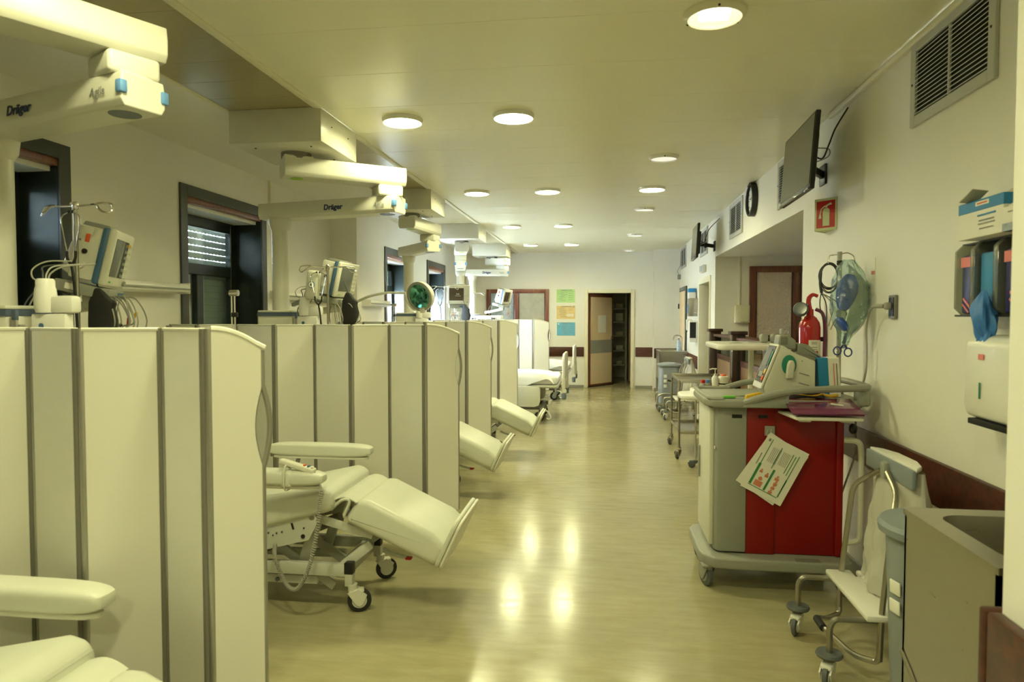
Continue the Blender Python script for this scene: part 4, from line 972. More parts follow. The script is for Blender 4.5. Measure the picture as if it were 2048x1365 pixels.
def tv(c, w, h, yaw, tilt, label):
    t = thing('television', label, 'television', c, yaw, 'wall televisions')
    # local: +X into the wall, Y along the wall, screen faces -X
    M = TR((0, 0, 0), (0, R(tilt), 0))
    ca = G(M).box((.010, 0, 0), (.030, w, h), bev=.006).build('casing', 'black', t)
    G(M).box((.035, 0, -.02), (.04, w * .72, h * .66), bev=.012).build('back_shell', 'black', ca)
    G(M).box((-.0065, 0, .008), (.004, w - .02, h - .045), bev=.001, seg=1).build('display', 'screen_off', ca)
    G(M).box((-.004, 0, -h / 2 + .004), (.016, w * .98, .018), bev=.006).build('lower_edge', 'screen_off', ca)
    G(M).box((-.007, .0, -h / 2 + .016), (.003, .05, .006)).build('badge', 'greyplastic', ca)
    wx = XR - c[0]
    br = G().box((wx - .012, .34, -.02), (.022, .14, .14), bev=.004).build('wall_plate', 'black', t)
    g = G(); g.bar((.04, .05, -.02), (wx * .5, .14, -.02), .03, .05, bev=.005); g.bar((wx * .5, .14, -.02), (wx - .02, .34, -.02), .03, .05, bev=.005); g.cyl((wx * .5, .14, -.06), (wx * .5, .14, .02), .018); g.build('swing_arm', 'black', br)
    G().tube([(.05, -w * .2, .02), (.10, -w * .26, -.02), (.13, -w * .3, .06), (.17, -w * .28, .16), (wx - .012, -w * .22, .30)], .005, smooth=6).build('cable', 'black', t)
    G().tube([(.05, -w * .2, -.04), (.12, -w * .32, -.02), (.13, -w * .30, .03), (.07, -w * .25, .05)], .004, smooth=6).build('cable', 'cable', t)
    return t
tv((1.262, 4.775, 2.565), .785, .475, R(-1.5), 4.0, 'near black wall television above the fire extinguisher sign')
tv((1.215, 9.60, 2.555), .66, .455, R(-1.5), 3.0, 'far black wall television beyond the wall clock')
# wall clock
t = thing('wall_clock', 'round black rimmed clock high on the right wall', 'clock', (XR, 7.37, 2.755))
WM = Matrix(((0, 0, -1, 0), (-1, 0, 0, 0), (0, 1, 0, 0), (0, 0, 0, 1)))   # local z -> -X
G(WM).lathe([(.145, 0), (.172, 0), (.172, .055), (.160, .062), (.150, .055), (.150, .03), (.145, .03)], seg=40, closed=True).build('rim', 'black', t)
fc = G(WM).lathe([(0, .025), (.152, .025), (.152, .03), (0, .03)], seg=40).build('face', 'clockface', t)
for k in range(12):
    a = k * math.pi / 6; G(WM).box((.128 * math.sin(a), .128 * math.cos(a), .031), (.008, .022, .002), rot=(0, 0, -a)).build('hour_mark', 'black', fc)
for ln, a, w in ((.075, R(285), .008), (.115, R(60), .006)): G(WM).box((ln / 2 * math.sin(a), ln / 2 * math.cos(a), .036), (w, ln, .002), rot=(0, 0, -a)).build('clock_hand', 'black', fc)
# trunking below the ceiling
struct(G().span((XR - .028, 1.62, H - .038), (XR, 4.95, H - .004), bev=.003).build('trim_10', 'trim'))
# fire extinguisher sign (wedge)
t = thing('fire_sign', 'red wedge sign with a fire extinguisher symbol below the television', 'sign', (XR, 4.93, 2.13))
hw, hh, dp = .105, .215, .075
pr_ = [(0, -hw), (-dp, 0 - .0), (0, hw)]
# front faces: two boards meeting at an outward edge
for s2, nm in ((-1, 'sign_board'), (1, 'sign_board')):
    a = Vector((-.004, s2 * hw * 1.15, 0)); b = Vector((-.105, 0, 0)); d = (b - a) if s2 < 0 else (a - b)
    # outward normal points to -X
    xd = (b - a) if s2 < 0 else (a - b)
    xd = xd.normalized()
    nout = Vector((-1, s2 * .9, 0)).normalized()
    x_axis = Vector((0, 0, 1)).cross(nout).normalized()
    o = (a + b) / 2 + Vector((0, 0, hh / 2))
    m = frame_m(o, x_axis, (0, 0, 1)); L = (b - a).length
    bd = G(m).box((0, 0, 0), (L, hh, .006), bev=.001, seg=1).build(nm, 'phos', t)
    G(m).box((0, 0, .0035), (L * .84, hh * .84, .001)).build('red_field', 'signred', bd)
    z = .005
    g = G(m); g.prism([(-.020, -.078), (.028, -.078), (.028, .028), (.018, .040), (-.010, .040), (-.020, .028)], .001, TR((0, 0, z)))
    g.prism([(-.004, .044), (.012, .044), (.012, .052), (.04, .070), (.038, .076), (.002, .060), (-.004, .054)], .001, TR((0, 0, z)))
    g.prism([(-.006, .060), (-.034, .040), (-.042, .004), (-.050, -.026), (-.030, -.026), (-.034, .004), (-.028, .034), (-.004, .052)], .001, TR((0, 0, z)))
    g.prism([(.012, .056), (.045, .062), (.045, .067), (.012, .061)], .001, TR((0, 0, z)))
    g.build('extinguisher_symbol', 'phos', bd)
G().prism([(0, -.11), (-.10, 0), (0, .11)], .004, TR((0, 0, .006)), 0).build('sign_base', 'phos', t)
# exit lamp above the side door
t = thing('exit_lamp', 'small white emergency light box above the side doorway', 'lamp', (XR, 10.85, 2.22))
G().box((-.03, 0, .06), (.06, .30, .12), bev=.015, seg=3).build('case', 'white', t); G().box((-.062, 0, .06), (.006, .26, .09), bev=.002).build('diffuser', 'pebble_blue', t)
# fuse box in the alcove
t = thing('fuse_box', 'cream electrical box beside the wood framed alcove window', 'box', (1.79, YO1, 1.46))
G().span((0, -.085, 0), (.195, 0, .245), bev=.008).build('case', 'trim', t); G().span((.015, -.095, .015), (.18, -.085, .19), bev=.003).build('cover', 'trim', t); G().box((.10, -.097, .02), (.03, .006, .012)).build('latch', 'cream', t)
tag(G().span((1.845, YO1 - .02, 1.705), (1.87, YO1, ZA), bev=.003).build('conduit', 'trim'), 'vertical cream conduit running up from the alcove electrical box', 'conduit')
# wall socket with plug and cord
t = thing('wall_socket', 'brown double wall socket beside the hanging breathing bag', 'socket', (XR, 3.875, 1.60))
G().box((-.008, 0, 0), (.016, .085, .125), bev=.004).build('plate', 'rubberhinge', t); G().box((-.017, 0, 0), (.006, .062, .10), bev=.002).build('insert', 'black', t)
t = thing('power_cord', 'grey mains plug and cord hanging down the wall to the cart', 'cord', (0, 0, 0))
G().box((1.498, 3.885, 1.605), (.035, .036, .04), bev=.01, seg=3).build('plug', 'cable', t)
G().tube([(1.485, 3.90, 1.605), (1.462, 3.95, 1.605), (1.452, 3.98, 1.60)], [.012, .010, .006], smooth=3).build('strain_relief', 'cable', t)
G().tube([(1.455, 3.97, 1.60), (1.465, 4.05, 1.565), (1.475, 4.115, 1.475), (1.478, 4.11, 1.355), (1.478, 4.12, 1.23), (1.475, 4.19, 1.10), (1.470, 4.235, .98), (1.465, 4.22, .87), (1.462, 4.20, .77), (1.455, 4.22, .70), (1.40, 4.28, .45)], .0058, seg=8, smooth=8).build('cord', 'cable', t)
# folded notice on the wall behind the breathing bag
tag(G().box((XR - .002, 4.22, 1.78), (.003, .15, .21)).build('wall_notice', 'paper'), 'white paper notice with a small red mark behind the breathing bag', 'notice')
G().box((XR - .0045, 4.17, 1.80), (.002, .045, .02)).build('red_print', 'pink', bpy.data.objects['wall_notice'])

# ---- glove rack, cartons, paper towel dispenser
t = thing('glove_rack', 'dark wall rack with clear dividers holding glove packs', 'rack', (XR, 2.30, 1.552))
G().span((-.012, 0, 0), (0, .735, .29)).build('back_board', 'black', t)
G().span((-.10, 0, -.004), (-.012, .735, .004)).build('shelf', 'black', t); G().span((-.075, 0, .286), (-.012, .735, .292)).build('shelf', 'black', t)
for y in (.735, .60, .44, .20, .0):
    G().prism([(-.012, 0), (-.075, 0), (-.105, .03), (-.105, .26), (-.075, .29), (-.012, .29)], .030 if 0 < y < .735 else .012, TR((0, y - (.0 if y < .735 else .006), 0), (R(90), 0, 0)), bev=.003, seg=1).build('divider', 'acrylic', t)
for y, w, mm in ((.665, .10, 'navyplastic'), (.52, .115, 'teal'), (.32, .18, 'navyplastic'), (.1, .16, 'dark')):
    p = tag(G().box((XR - .052, 2.30 + y, 1.552 + .126), (.070, w, .236), bev=.012).build('glove_pack', mm), {.665: 'navy glove pack with pink band in the left slot', .52: 'teal glove pack in the middle slot of the rack', .32: 'navy pack in the third slot of the rack', .1: 'dark pack in the last slot of the rack'}[y], 'pack', 'packs in the wall rack')
    if mm == 'navyplastic':
        G().box((XR - .0885, 2.30 + y, 1.552 + .215), (.003, w, .040)).build('band', 'pink', p)
        G().box((XR - .0885, 2.30 + y, 1.552 + .05), (.003, w * .7, .008), rot=(R(35), 0, 0)).build('stripe', 'pink', p)
        G().box((XR - .0885, 2.30 + y + .01, 1.552 + .03), (.003, w * .6, .006), rot=(R(35), 0, 0)).build('stripe', 'pink', p)
gl = G()
def glovef(u, v):
    a = u * 2 * math.pi; w = (.012 + .040 * math.sin(min(1, v * 1.05) * math.pi * .92) ** 1.0) * (1 + .22 * math.sin(3 * a + 6 * v) + .12 * math.sin(7 * a - 5 * v))
    return Vector((-.012 * math.sin(3 * v) + w * .65 * math.cos(a), .02 - .03 * v + w * math.sin(a), .10 - .20 * v + .010 * math.sin(4 * a) * v))
gl.sheet(glovef, 28, 18)
for i in range(3): gl.tube([(-.008, -.030 + .022 * i, -.06), (-.016, -.036 + .024 * i, -.088), (-.010, -.034 + .024 * i, -.102 + .01 * (i % 2))], [.013, .013, .010, .006], seg=8, smooth=4)
o = gl.build('glove', 'glove', loc=(XR - .115, 2.765, 1.545)); tag(o, 'crumpled blue nitrile glove hanging from the wall rack', 'glove')
t = thing('glove_carton', 'open white and blue glove carton standing on the wall rack', 'carton', (XR - .08, 2.775, 1.846))
G().span((-.065, -.155, 0), (.065, .150, .140), bev=.002, seg=1).build('box', 'paper', t)
G().span((-.066, -.156, .098), (.066, .151, .1405), bev=.002, seg=1).build('blue_band', 'cardblue', t)
G().bar((-.06, .10, .142), (-.035, .055, .185), .09, .003).build('flap', 'card', t)
G().prism([(-.16, 0), (.13, 0), (.06, .055), (.0, .075)], .003, TR((.03, 0, .140), (R(90), 0, R(-90))) @ TR((0, 0, 0), (R(-40), 0, 0))).build('flap', 'card', t)
for y, z, w, hgt, mm in ((-.02, .125, .09, .016, 'paper'), (-.05, .080, .12, .006, 'cardblue'), (-.05, .060, .10, .005, 'greyprint'), (-.05, .048, .11, .004, 'greyprint'), (-.05, .030, .09, .004, 'greyprint')):
    G().box((-.0665, y, z), (.001, w, hgt)).build('print', mm, t)
G().box((-.0670, -.02, .125), (.001, .07, .005)).build('print', 'orange', t)
for z in (.052, .030): G().box((0.03, .1515, z), (.04, .001, .015)).build('print', 'cardblue', t)
t = thing('glove_carton', 'second white and blue carton at the photo edge on the wall rack', 'carton', (XR - .075, 2.44, 1.846))
G().span((-.075, -.16, 0), (.06, .175, .085), bev=.002, seg=1).build('box', 'paper', t); G().span((-.0755, -.161, 0), (.0605, .1755, .028), bev=.001, seg=1).build('blue_band', 'pebble_blue', t); G().bar((-.07, .0, .088), (-.02, .0, .115), .30, .003).build('flap', 'paper', t)
G().box((-.076, .09, .065), (.001, .10, .004)).build('print', 'greyprint', t)
t = thing('towel_dispenser', 'white paper towel dispenser under the glove rack', 'dispenser', (XR, 2.69, 1.155))
G().prism([(0, 0), (-.10, 0), (-.145, .02), (-.155, .06), (-.150, .29), (-.13, .318), (-.10, .325), (0, .325)], .30, TR((0, 0, 0), (R(90), 0, 0)), bev=.012, seg=3).build('cover', 'white', t)
G().box((-.095, 0, -.004), (.10, .27, .022), bev=.004).build('slot', 'dark', t)
G().box((-.158, .03, .12), (.002, .008, .06)).build('level_window', 'green', t); G().box((-.155, .03, .245), (.002, .035, .02)).build('logo', 'pink', t)
G().ell((-.09, -.10, -.018), (.03, .05, .010)).build('green_tab', 'green', t)

# ---- near steel sink, bin
t = thing('steel_sink', 'tall stainless steel sink cabinet at the lower right corner', 'sink', (1.005, 1.88, 0))
g = G(); W_, D_, Hh = .50, .55, .90
g.span((0, 0, 0), (.014, D_, Hh)); g.span((W_ - .014, 0, 0), (W_, D_, Hh)); g.span((0, D_ - .014, 0), (W_, D_, Hh)); g.span((0, 0, 0), (W_, D_, .02)); g.span((0, 0, .72), (W_, .014, Hh)); g.build('cabinet', 'steel', t)
g = G()   # top rim with a rounded basin opening
def rrect(x0, y0, x1, y1, r, n=5):
    out = []
    for cx_, cy_, a0 in ((x1 - r, y0 + r, -90), (x1 - r, y1 - r, 0), (x0 + r, y1 - r, 90), (x0 + r, y0 + r, 180)):
        for k in range(n + 1): a = R(a0 + 90 * k / n); out.append((cx_ + r * math.cos(a), cy_ + r * math.sin(a)))
    return out
def basin(outer, inner, z, depth, nm, m, parent):
    b = bmesh.new(); n = len(outer)
    o1 = [b.verts.new((x, y, z)) for x, y in outer]; o0 = [b.verts.new((x, y, z - .02)) for x, y in outer]; i1 = [b.verts.new((x, y, z)) for x, y in inner]
    cx_ = sum(p[0] for p in inner) / n; cy_ = sum(p[1] for p in inner) / n
    i0 = [b.verts.new((cx_ + (x - cx_) * .9, cy_ + (y - cy_) * .9, z - depth)) for x, y in inner]
    for k in range(n):
        j = (k + 1) % n; b.faces.new((o1[k], o1[j], i1[j], i1[k])); b.faces.new((o0[k], o0[j], o1[j], o1[k])); b.faces.new((i1[k], i1[j], i0[j], i0[k]))
    b.faces.new(i0); bmesh.ops.recalc_face_normals(b, faces=b.faces[:])
    gg = G(); gg._merge(b); return gg.build(nm, m, parent)
basin(rrect(-.006, -.006, W_ + .006, D_ + .006, .008), rrect(.06, .05, W_ - .05, D_ - .07, .07), Hh + .006, .24, 'basin', 'steel', t)
G().span((.02, .02, .10), (W_ - .02, .03, .70)).build('opening_shade', 'dark', t)  # dark sheet stands in for the shade inside the open near face
G().bar((-.004, D_, .42), (-.004, 0.02, .12), .006, .02, bev=.002).build('brace', 'steel', t)
t = thing('waste_bin', 'blue grey plastic bin squeezed behind the near steel sink', 'bin', (1.245, 2.665, 0))
G().lathe([(0, 0), (.155, 0), (.165, .02), (.195, .72), (.20, .75), (0, .75)], seg=32).build('body', 'bin', t)
G().lathe([(.20, .74), (.222, .75), (.225, .775), (.215, .79), (.10, .805), (0, .808)], seg=32).build('lid', 'graybin', t)
lab = G()
for z in (.56, .49): lab.box((-.190, -.045, z), (.006, .055, .05), rot=(0, R(-2.5), R(14)), bev=.004)
lab.build('label_plate', 'paper', t)

# ---- laundry bag trolley
def laundry(loc, label, rz=0):
    t = thing('laundry_trolley', label, 'trolley', loc, rz, 'bag trolleys along the right wall')
    # origin at the middle of the platform on the floor; aisle side is -X
    fr = fillet([(-.24, .25, .20), (-.24, .25, .285), (-.12, .25, .285), (-.02, .25, .285)], .05)
    for s2 in (-1, 1):
        G().tube(fillet([(-.255, s2 * .235, .115), (-.255, s2 * .235, .245), (-.235, s2 * .235, .278), (-.05, s2 * .235, .278)], .05), .013, seg=10).build('wheel_arm', 'steel', t)
        c = castor(t, -.255, s2 * .235, R(60), r=.048, fork='white', tyre='greyrubber', hz=.10, w=.024)
        G().lathe([(0, .118), (.05, .118), (.055, .126), (.05, .136), (0, .136)], TR((-.255, s2 * .235, 0)), seg=24).build('bumper_disc', 'greyrubber', c)
        castor(t, .19, s2 * .235, R(120), r=.048, fork='white', tyre='greyrubber', hz=.26, w=.024)
        G().tube(fillet([(-.06, s2 * .245, .115), (-.055, s2 * .245, .30), (-.01, s2 * .235, .74), (.03, s2 * .16, .80), (.04, s2 * .03, .860)], .07), .0125, seg=10).build('upright', 'steel', t)
    G().tube(fillet([(-.06, -.245, .135), (-.065, -.235, .105), (-.14, -.18, .10), (-.22, -.06, .155), (-.22, .06, .155), (-.14, .18, .10), (-.065, .235, .105), (-.06, .245, .135)], .05), .0125, seg=10).build('foot_loop', 'steel', t)
    G().tube([(-.222, -.05, .155), (-.222, .05, .155)], .017, seg=10).build('pedal_grip', 'rubber', t)
    g = G(); g.span((-.12, -.27, .285), (-.005, .27, .312), bev=.008); g.span((.02, -.27, .285), (.22, .27, .312), bev=.008); g.span((-.02, -.2, .285), (.03, .2, .305), bev=.004); g.build('platform', 'white', t)
    G().box((.042, 0, .865), (.030, .05, .075), bev=.01).build('clamp', 'greyplastic', t)
    G().box((.060, 0, .875), (.018, .50, .080), bev=.006).build('bag_rim_front', 'graybin', t)
    G().prism([(0, 0), (0, .50), (.045, .44), (.07, .34), (.07, .16), (.045, .06)], .022, TR((.068, -.25, .915)), bev=.005).build('bag_rim', 'white', t)
    def bagf(u, v):
        a = u * 2 * math.pi; z = .90 - .585 * v
        rx, ry = .035 + .10 * v ** .8, .235 + .05 * v
        wv = .014 * math.sin(7 * a + 5 * v) + .012 * math.sin(13 * a - 9 * v) + .006 * math.sin(29 * a + 17 * v) + .006 * math.sin(19 * v + 5 * a)
        x = .10 + .035 * v + (rx + wv * v) * math.cos(a); y = (ry + wv * v) * math.sin(a)
        return Vector((x, y, z))
    G().sheet(bagf, 110, 36).build('bag', 'whitebag', t)
    return t
laundry((1.20, 3.215, 0), 'white plastic bag on a wheeled trolley beside the near steel sink')
laundry((1.18, 10.62, 0), 'distant wheeled bag trolley by the far blue grey bin')
# ================================================================ RED EMERGENCY CART
t = thing('emergency_cart', 'red and grey emergency cart standing against the right wall', 'cart', (.97, 4.25, 0))
ox, oy = .97, 4.25
def C(x, y, z): return (x - ox, y - oy, z)
bp = [(.545, 4.02), (.56, 3.955), (.62, 3.90), (.75, 3.885), (1.30, 3.885), (1.36, 3.92), (1.37, 4.0), (1.37, 4.50), (1.34, 4.56), (.64, 4.56), (.57, 4.52), (.545, 4.45)]
bs = G().prism([(x - ox, y - oy) for x, y in bp], .065, TR((0, 0, .165)), bev=.014, seg=3).build('base', 'greyplastic', t)
G().box(C(1.12, 3.915, .199), (.13, .045, .004), bev=.015, seg=3).build('foot_recess', 'rubberhinge', bs)
bd = G().span(C(.80, 4.00, .20), C(1.315, 4.50, 1.045), bev=.006).build('cabinet', 'red', t)
G().span(C(.80, 3.985, .20), C(.955, 4.01, 1.045), bev=.003).build('side_panel', 'red', bd)
G().span(C(1.285, 3.985, .20), C(1.325, 4.02, 1.0), bev=.01).build('corner_post', 'red', bd)
gp = [(.625, 4.02), (.64, 3.985), (.665, 3.975), (.80, 3.975), (.80, 4.50), (.665, 4.50), (.64, 4.48), (.625, 4.45)]
dr = G().prism([(x - ox, y - oy) for x, y in gp], .835, TR((0, 0, .625)), bev=.008).build('drawer_housing', 'greyplastic', t)
f = G().span(C(.602, 4.02, .23), C(.628, 4.47, 1.025), bev=.008).build('front_door', 'paleplastic', t)
G().box(C(.597, 4.40, .64), (.014, .03, .20), bev=.005).build('door_pull', 'greyplastic', f)
G().box(C(.745, 3.974, .985), (.055, .004, .020)).build('label_slot', 'black', dr); G().box(C(.888, 3.984, .985), (.050, .004, .018)).build('label_slot', 'black', bd)
G().box(C(.628, 4.0, .80), (.004, .02, .015)).build('sticker', 'paper', dr)
G().box(C(.925, 3.981, .905), (.055, .006, .055), bev=.002).build('sign_clip', 'greyplastic', bd)
# worktop and guard rail
tp = [(.565, 4.0), (.60, 3.93), (.66, 3.905), (1.30, 3.93), (1.42, 3.98), (1.44, 4.1), (1.44, 4.48), (1.38, 4.55), (.64, 4.55), (.58, 4.50), (.565, 4.45)]
wt = G().prism([(x - ox, y - oy) for x, y in tp], .045, TR((0, 0, 1.062)), bev=.014, seg=3).build('worktop', 'greyplastic', t)
G().tube([C(.66, 3.925, 1.088), C(.60, 3.95, 1.088), C(.585, 4.05, 1.088), C(.585, 4.45, 1.088), C(.62, 4.52, 1.088), C(.80, 4.53, 1.088)], .012, seg=8, smooth=5).build('lip', 'greyplastic', wt)
rl = cr([C(.775, 3.915, 1.070), C(.81, 3.90, 1.085), C(.90, 3.885, 1.115), C(1.02, 3.885, 1.140), C(1.20, 3.90, 1.152), C(1.36, 3.93, 1.156), C(1.435, 3.98, 1.156), C(1.46, 4.08, 1.156), C(1.46, 4.40, 1.156), C(1.43, 4.52, 1.15), C(1.30, 4.56, 1.145), C(.95, 4.56, 1.13), C(.78, 4.55, 1.09)], 6)
G().tube(rl, .019, seg=10).build('guard_rail', 'greyplastic', wt)
G().prism([(.76 - ox, 1.045), (1.005 - ox, 1.045), (1.005 - ox, 1.135), (.90 - ox, 1.115), (.82 - ox, 1.088)], .025, TR((0, 3.905 - oy, 0), (R(90), 0, 0)), bev=.008).build('rail_web', 'greyplastic', wt)
G().span(C(1.385, 3.955, 1.05), C(1.455, 4.05, 1.15), bev=.02, seg=3).build('rail_web', 'greyplastic', wt)
# slide-out shelf
sh = G().prism([(.97 - ox, 4.02 - oy), (1.0 - ox, 3.72 - oy), (1.33 - ox, 3.72 - oy), (1.36 - ox, 4.02 - oy)], .016, TR((0, 0, 1.012)), bev=.004).build('slide_shelf', 'paleplastic', t)
for x in (1.06, 1.27): G().span(C(x - .03, 3.78, .988), C(x + .03, 4.0, 1.003), bev=.004).build('shelf_runner', 'paleplastic', sh)
# push handle bar and knob on the wall side
G().tube(fillet([C(1.33, 4.0, .86), C(1.40, 3.97, .86), C(1.41, 3.97, .80), C(1.41, 3.97, .30), C(1.35, 4.0, .28)], .05), .016, seg=10).build('oxygen_holder', 'paleplastic', t)
G().ell(C(1.36, 3.96, .93), (.022, .022, .03)).build('clamp_knob', 'black', t)
for x, y, a in ((.60, 3.97, 200), (.60, 4.47, 160), (1.31, 3.97, 20), (1.31, 4.47, 20)):
    c = castor(t, x - ox, y - oy, R(a + 90), r=.068, fork='greyplastic', tyre='greyrubber', hz=.14, w=.034)
    if x < 1: G().box((x - ox - .01, y - oy - .02, .135), (.075, .045, .016), rot=(R(14), 0, R(10)), bev=.006).build('brake_tab', 'greyplastic' if y < 4.2 else 'green', c)

# things on the cart
t = thing('folder', 'shiny purple folder with a white label on the cart shelf', 'folder', (1.165, 3.855, 1.056), R(-2))
FMm = TR((0, 0, 0), (R(10.5), 0, 0))
G(FMm).box((0, 0, .002), (.35, .26, .006), bev=.002).build('cover', 'purple', t); G(FMm).box((.0, 0, .009), (.36, .27, .004), rot=(0, R(-.6), 0), bev=.001).build('cover', 'purple', t); G(FMm).box((0.0, 0.002, .006), (.34, .25, .003)).build('sheets', 'paper', t); G(FMm).box((.08, .02, .0135), (.065, .03, .001), rot=(0, 0, R(-25))).build('label', 'paper', t)
# defibrillator
t = thing('defibrillator', 'pale defibrillator with tilted display and green paddle well on the cart', 'defibrillator', (1.06, 4.19, 1.085))
dp = [(-.135, .02), (-.12, .0), (.135, .0), (.135, .185), (.02, .225), (-.04, .262), (-.058, .262), (-.150, .045)]
t.scale = (1, 1, 1.13)
hs = G().prism(dp, .22, TR((0, 0, 0), (R(90), 0, 0)), bev=.010, seg=3).build('housing', 'paleplastic', t)
fm = frame_m((-.112, 0, .152), (0, -1, 0), (.40, 0, .92))
G(fm).prism([(a * .98, b) for a, b in rrect(-.112, -.125, .112, .125, .015)], .012, TR((0, 0, .001)), bev=.004).build('front_bezel', 'cream', hs)
G(fm).box((0, .010, .008), (.18, .205, .003)).build('front_plate', 'screen_off', hs)
G(fm).box((-.02, .045, .0105), (.12, .10, .003)).build('display', 'screen_grey', hs)
G(fm).box((.070, .045, .0105), (.022, .08, .006), bev=.002).build('green_dial', 'green', hs)
G(fm).box((.070, -.03, .0105), (.024, .026, .008), bev=.003).build('yellow_button', 'yellow', hs)
G(fm).box((.068, -.068, .0105), (.026, .028, .008), bev=.003).build('orange_button', 'orange', hs)
for i in range(2): G(fm).box((-.03 + .045 * i, -.05, .0105), (.035, .03, .004), bev=.001).build('soft_key', 'greyplastic', hs)
G().lathe([(.0, 0), (.042, 0), (.044, .004), (.036, .006), (0, .004)], TR((-.012, -.111, .165), (R(90), 0, 0)), sx=.92, sy=1.15, seg=28).build('paddle_well', 'green', hs)
G().prism([(-.03, -.05), (.01, -.05), (.022, .02), (.012, .045), (-.012, .045), (-.022, .02)], .03, TR((-.005, -.128, .145), (R(90), 0, 0)), bev=.010, seg=3).build('paddle_plug', 'paleplastic', hs)
for z in (.125, .075): G().bar((.045, -.1115, z), (.10, -.1115, z - .014), .002, .004).build('vent_slot', 'greyprint', hs)
G().cyl((.06, -.110, .185), (.06, -.113, .185), .003, seg=8).build('screw', 'greyprint', hs)
G().bar((.03, 0, .222), (.135, 0, .190), .20, .02, bev=.003).build('dark_insert', 'rubberhinge', hs)
g = G()
g.prism([(-.055, .255), (-.045, .315), (.005, .315), (.05, .285), (.05, .235)], .12, TR((.0, .03, 0), (R(90), 0, 0)), bev=.012, seg=3); pd = g.build('paddle', 'greyplastic', t)
G().box((-.02, -.031, .285), (.04, .006, .04), bev=.004).build('paddle_inset', 'rubberhinge', pd)
G().prism([(.055, .22), (.06, .275), (.12, .265), (.20, .20), (.20, .185), (.12, .20)], .10, TR((0, .03, 0), (R(90), 0, 0)), bev=.012, seg=3).build('paddle', 'greyplastic', t)
G().tube([(.18, .0, .20), (.22, .0, .17), (.21, -.03, .08), (.16, -.06, .03)], .005, smooth=5).build('paddle_cord', 'dkcable', t)
# carton beside it
t = thing('supply_carton', 'upright white carton with a blue spine beside the defibrillator', 'carton', (1.272, 4.16, 1.086), R(0))
G().box((.015, 0, .112), (.095, .12, .225), rot=(0, R(-4), 0), bev=.002, seg=1).build('box', 'paper', t)
G().box((-.028, -.003, .112), (.055, .122, .227), rot=(0, R(-4), 0), bev=.002, seg=1).build('blue_spine', 'teal', t)
for x, mm in ((.030, 'pink'), (.046, 'greyprint')): G().box((x, -.061, .115), (.005, .002, .16), rot=(0, R(-4), 0)).build('print', mm, t)
t = thing('cable_coil', 'black and yellow cable coil lying in the cart tray', 'cable', (1.12, 4.03, 1.088))
for i in range(4): G().tube([(math.cos(a) * (.105 - .006 * i), math.sin(a) * .055, .009 + .007 * i + .004 * math.sin(3 * a + i)) for a in [k * 2 * math.pi / 20 for k in range(20)]], .0065, seg=6, closed=True).build('loop', 'yellow' if i == 2 else 'black', t)
G().tube([(.10, .0, .02), (.14, -.03, .015), (.17, -.02, .02), (.15, .02, .012)], .008, smooth=5).build('connector', 'yellow', t)
t = thing('yellow_clip', 'yellow plastic clip on the front rail of the cart', 'clip', (.83, 3.935, 1.10), R(10))
G().prism([(-.055, -.018), (.045, -.006), (.055, .02), (.03, .028), (-.05, .012)], .03, TR((0, 0, 0), (R(90), 0, 0)), bev=.008).build('body', 'yellow', t); G().cyl((.0, -.017, .008), (.0, .017, .008), .004).build('pin', 'greyprint', t)
t = thing('green_tag', 'bright green plastic tag on the front of the cart worktop', 'tag', (.70, 3.98, 1.087))
G().box((0, 0, .007), (.07, .035, .012), rot=(0, 0, R(12)), bev=.004).build('body', 'ltgreen', t); G().tube([(.03, .0, .01), (.06, -.01, .014), (.09, .01, .012), (.10, .04, .01)], .004, smooth=5).build('tail', 'greyplastic', t); G().tube([(.03, .01, .01), (.07, .03, .012), (.09, .05, .010)], .003, smooth=4).build('tail', 'ltgreen', t)
# instruction cards hanging from the clip
t = thing('instruction_cards', 'white instruction sheets with green lines hanging askew on the red cart', 'paper', (.925, 3.975, .885))
ang = R(-27)
PM = TR((0, -.004, 0), (0, 0, 0)) @ frame_m((-.00, -.004, .0), (math.cos(-ang), 0, -math.sin(-ang)), (math.sin(-ang), 0, math.cos(-ang)))
cx, cy = .112, -.165; PW, PH = .245, .335
b2 = G(PM @ TR((0, .003, 0), (0, 0, R(-7)))).box((cx + .006, cy + .008, -.004), (PW, PH, .0015)).build('back_sheet', 'paper', t)
fs = G(PM).box((cx, cy, .001), (PW, PH, .0015)).build('front_sheet', 'paper', t)
def bar2(x, y, w, h, mm='greenprint', nm='print'): G(PM).box((cx + x, cy + y, .0026), (w, h, .0008)).build(nm, mm, fs)
bar2(-.085, .075, .004, .15); bar2(-.085, -.065, .014, .13); bar2(-.020, .065, .004, .13); bar2(.052, .065, .004, .12); bar2(.068, .060, .004, .12); bar2(.084, .02, .004, .22)
bar2(.0, -.065, .012, .13); bar2(.084, -.075, .007, .11); bar2(-.005, -.135, .175, .004)
for i in range(6):
    bar2(-.060 + .009 * i, .07, .002, .09, 'greyprint'); bar2(.0 + .008 * i, .075, .002, .08, 'greyprint')
bar2(-.105, .02, .005, .07, 'greyprint'); bar2(-.1, .14, .012, .016, 'greyprint')
for x, y, s2 in ((-.045, -.095, 1.5), (-.060, -.035, .6), (-.022, -.045, .7), (.035, -.035, .8), (.040, -.065, .7), (.038, -.09, .7), (.036, -.118, .7)):
    g = G(PM); g.box((cx + x, cy + y - .010 * s2, .0026), (.030 * s2, .022 * s2, .0008), bev=.0003); g.lathe([(0, 0), (.008 * s2, 0), (.008 * s2, .0008), (0, .0008)], TR((cx + x, cy + y + .010 * s2, .0022)), seg=12); g.build('figure_print', 'skinprint', fs)
G().tube([(-.012, -.004, .03), (-.018, -.006, -.0), (-.002, -.008, -.02), (.004, -.006, .03)], .0012, seg=5, smooth=4).build('string', 'paper', t)

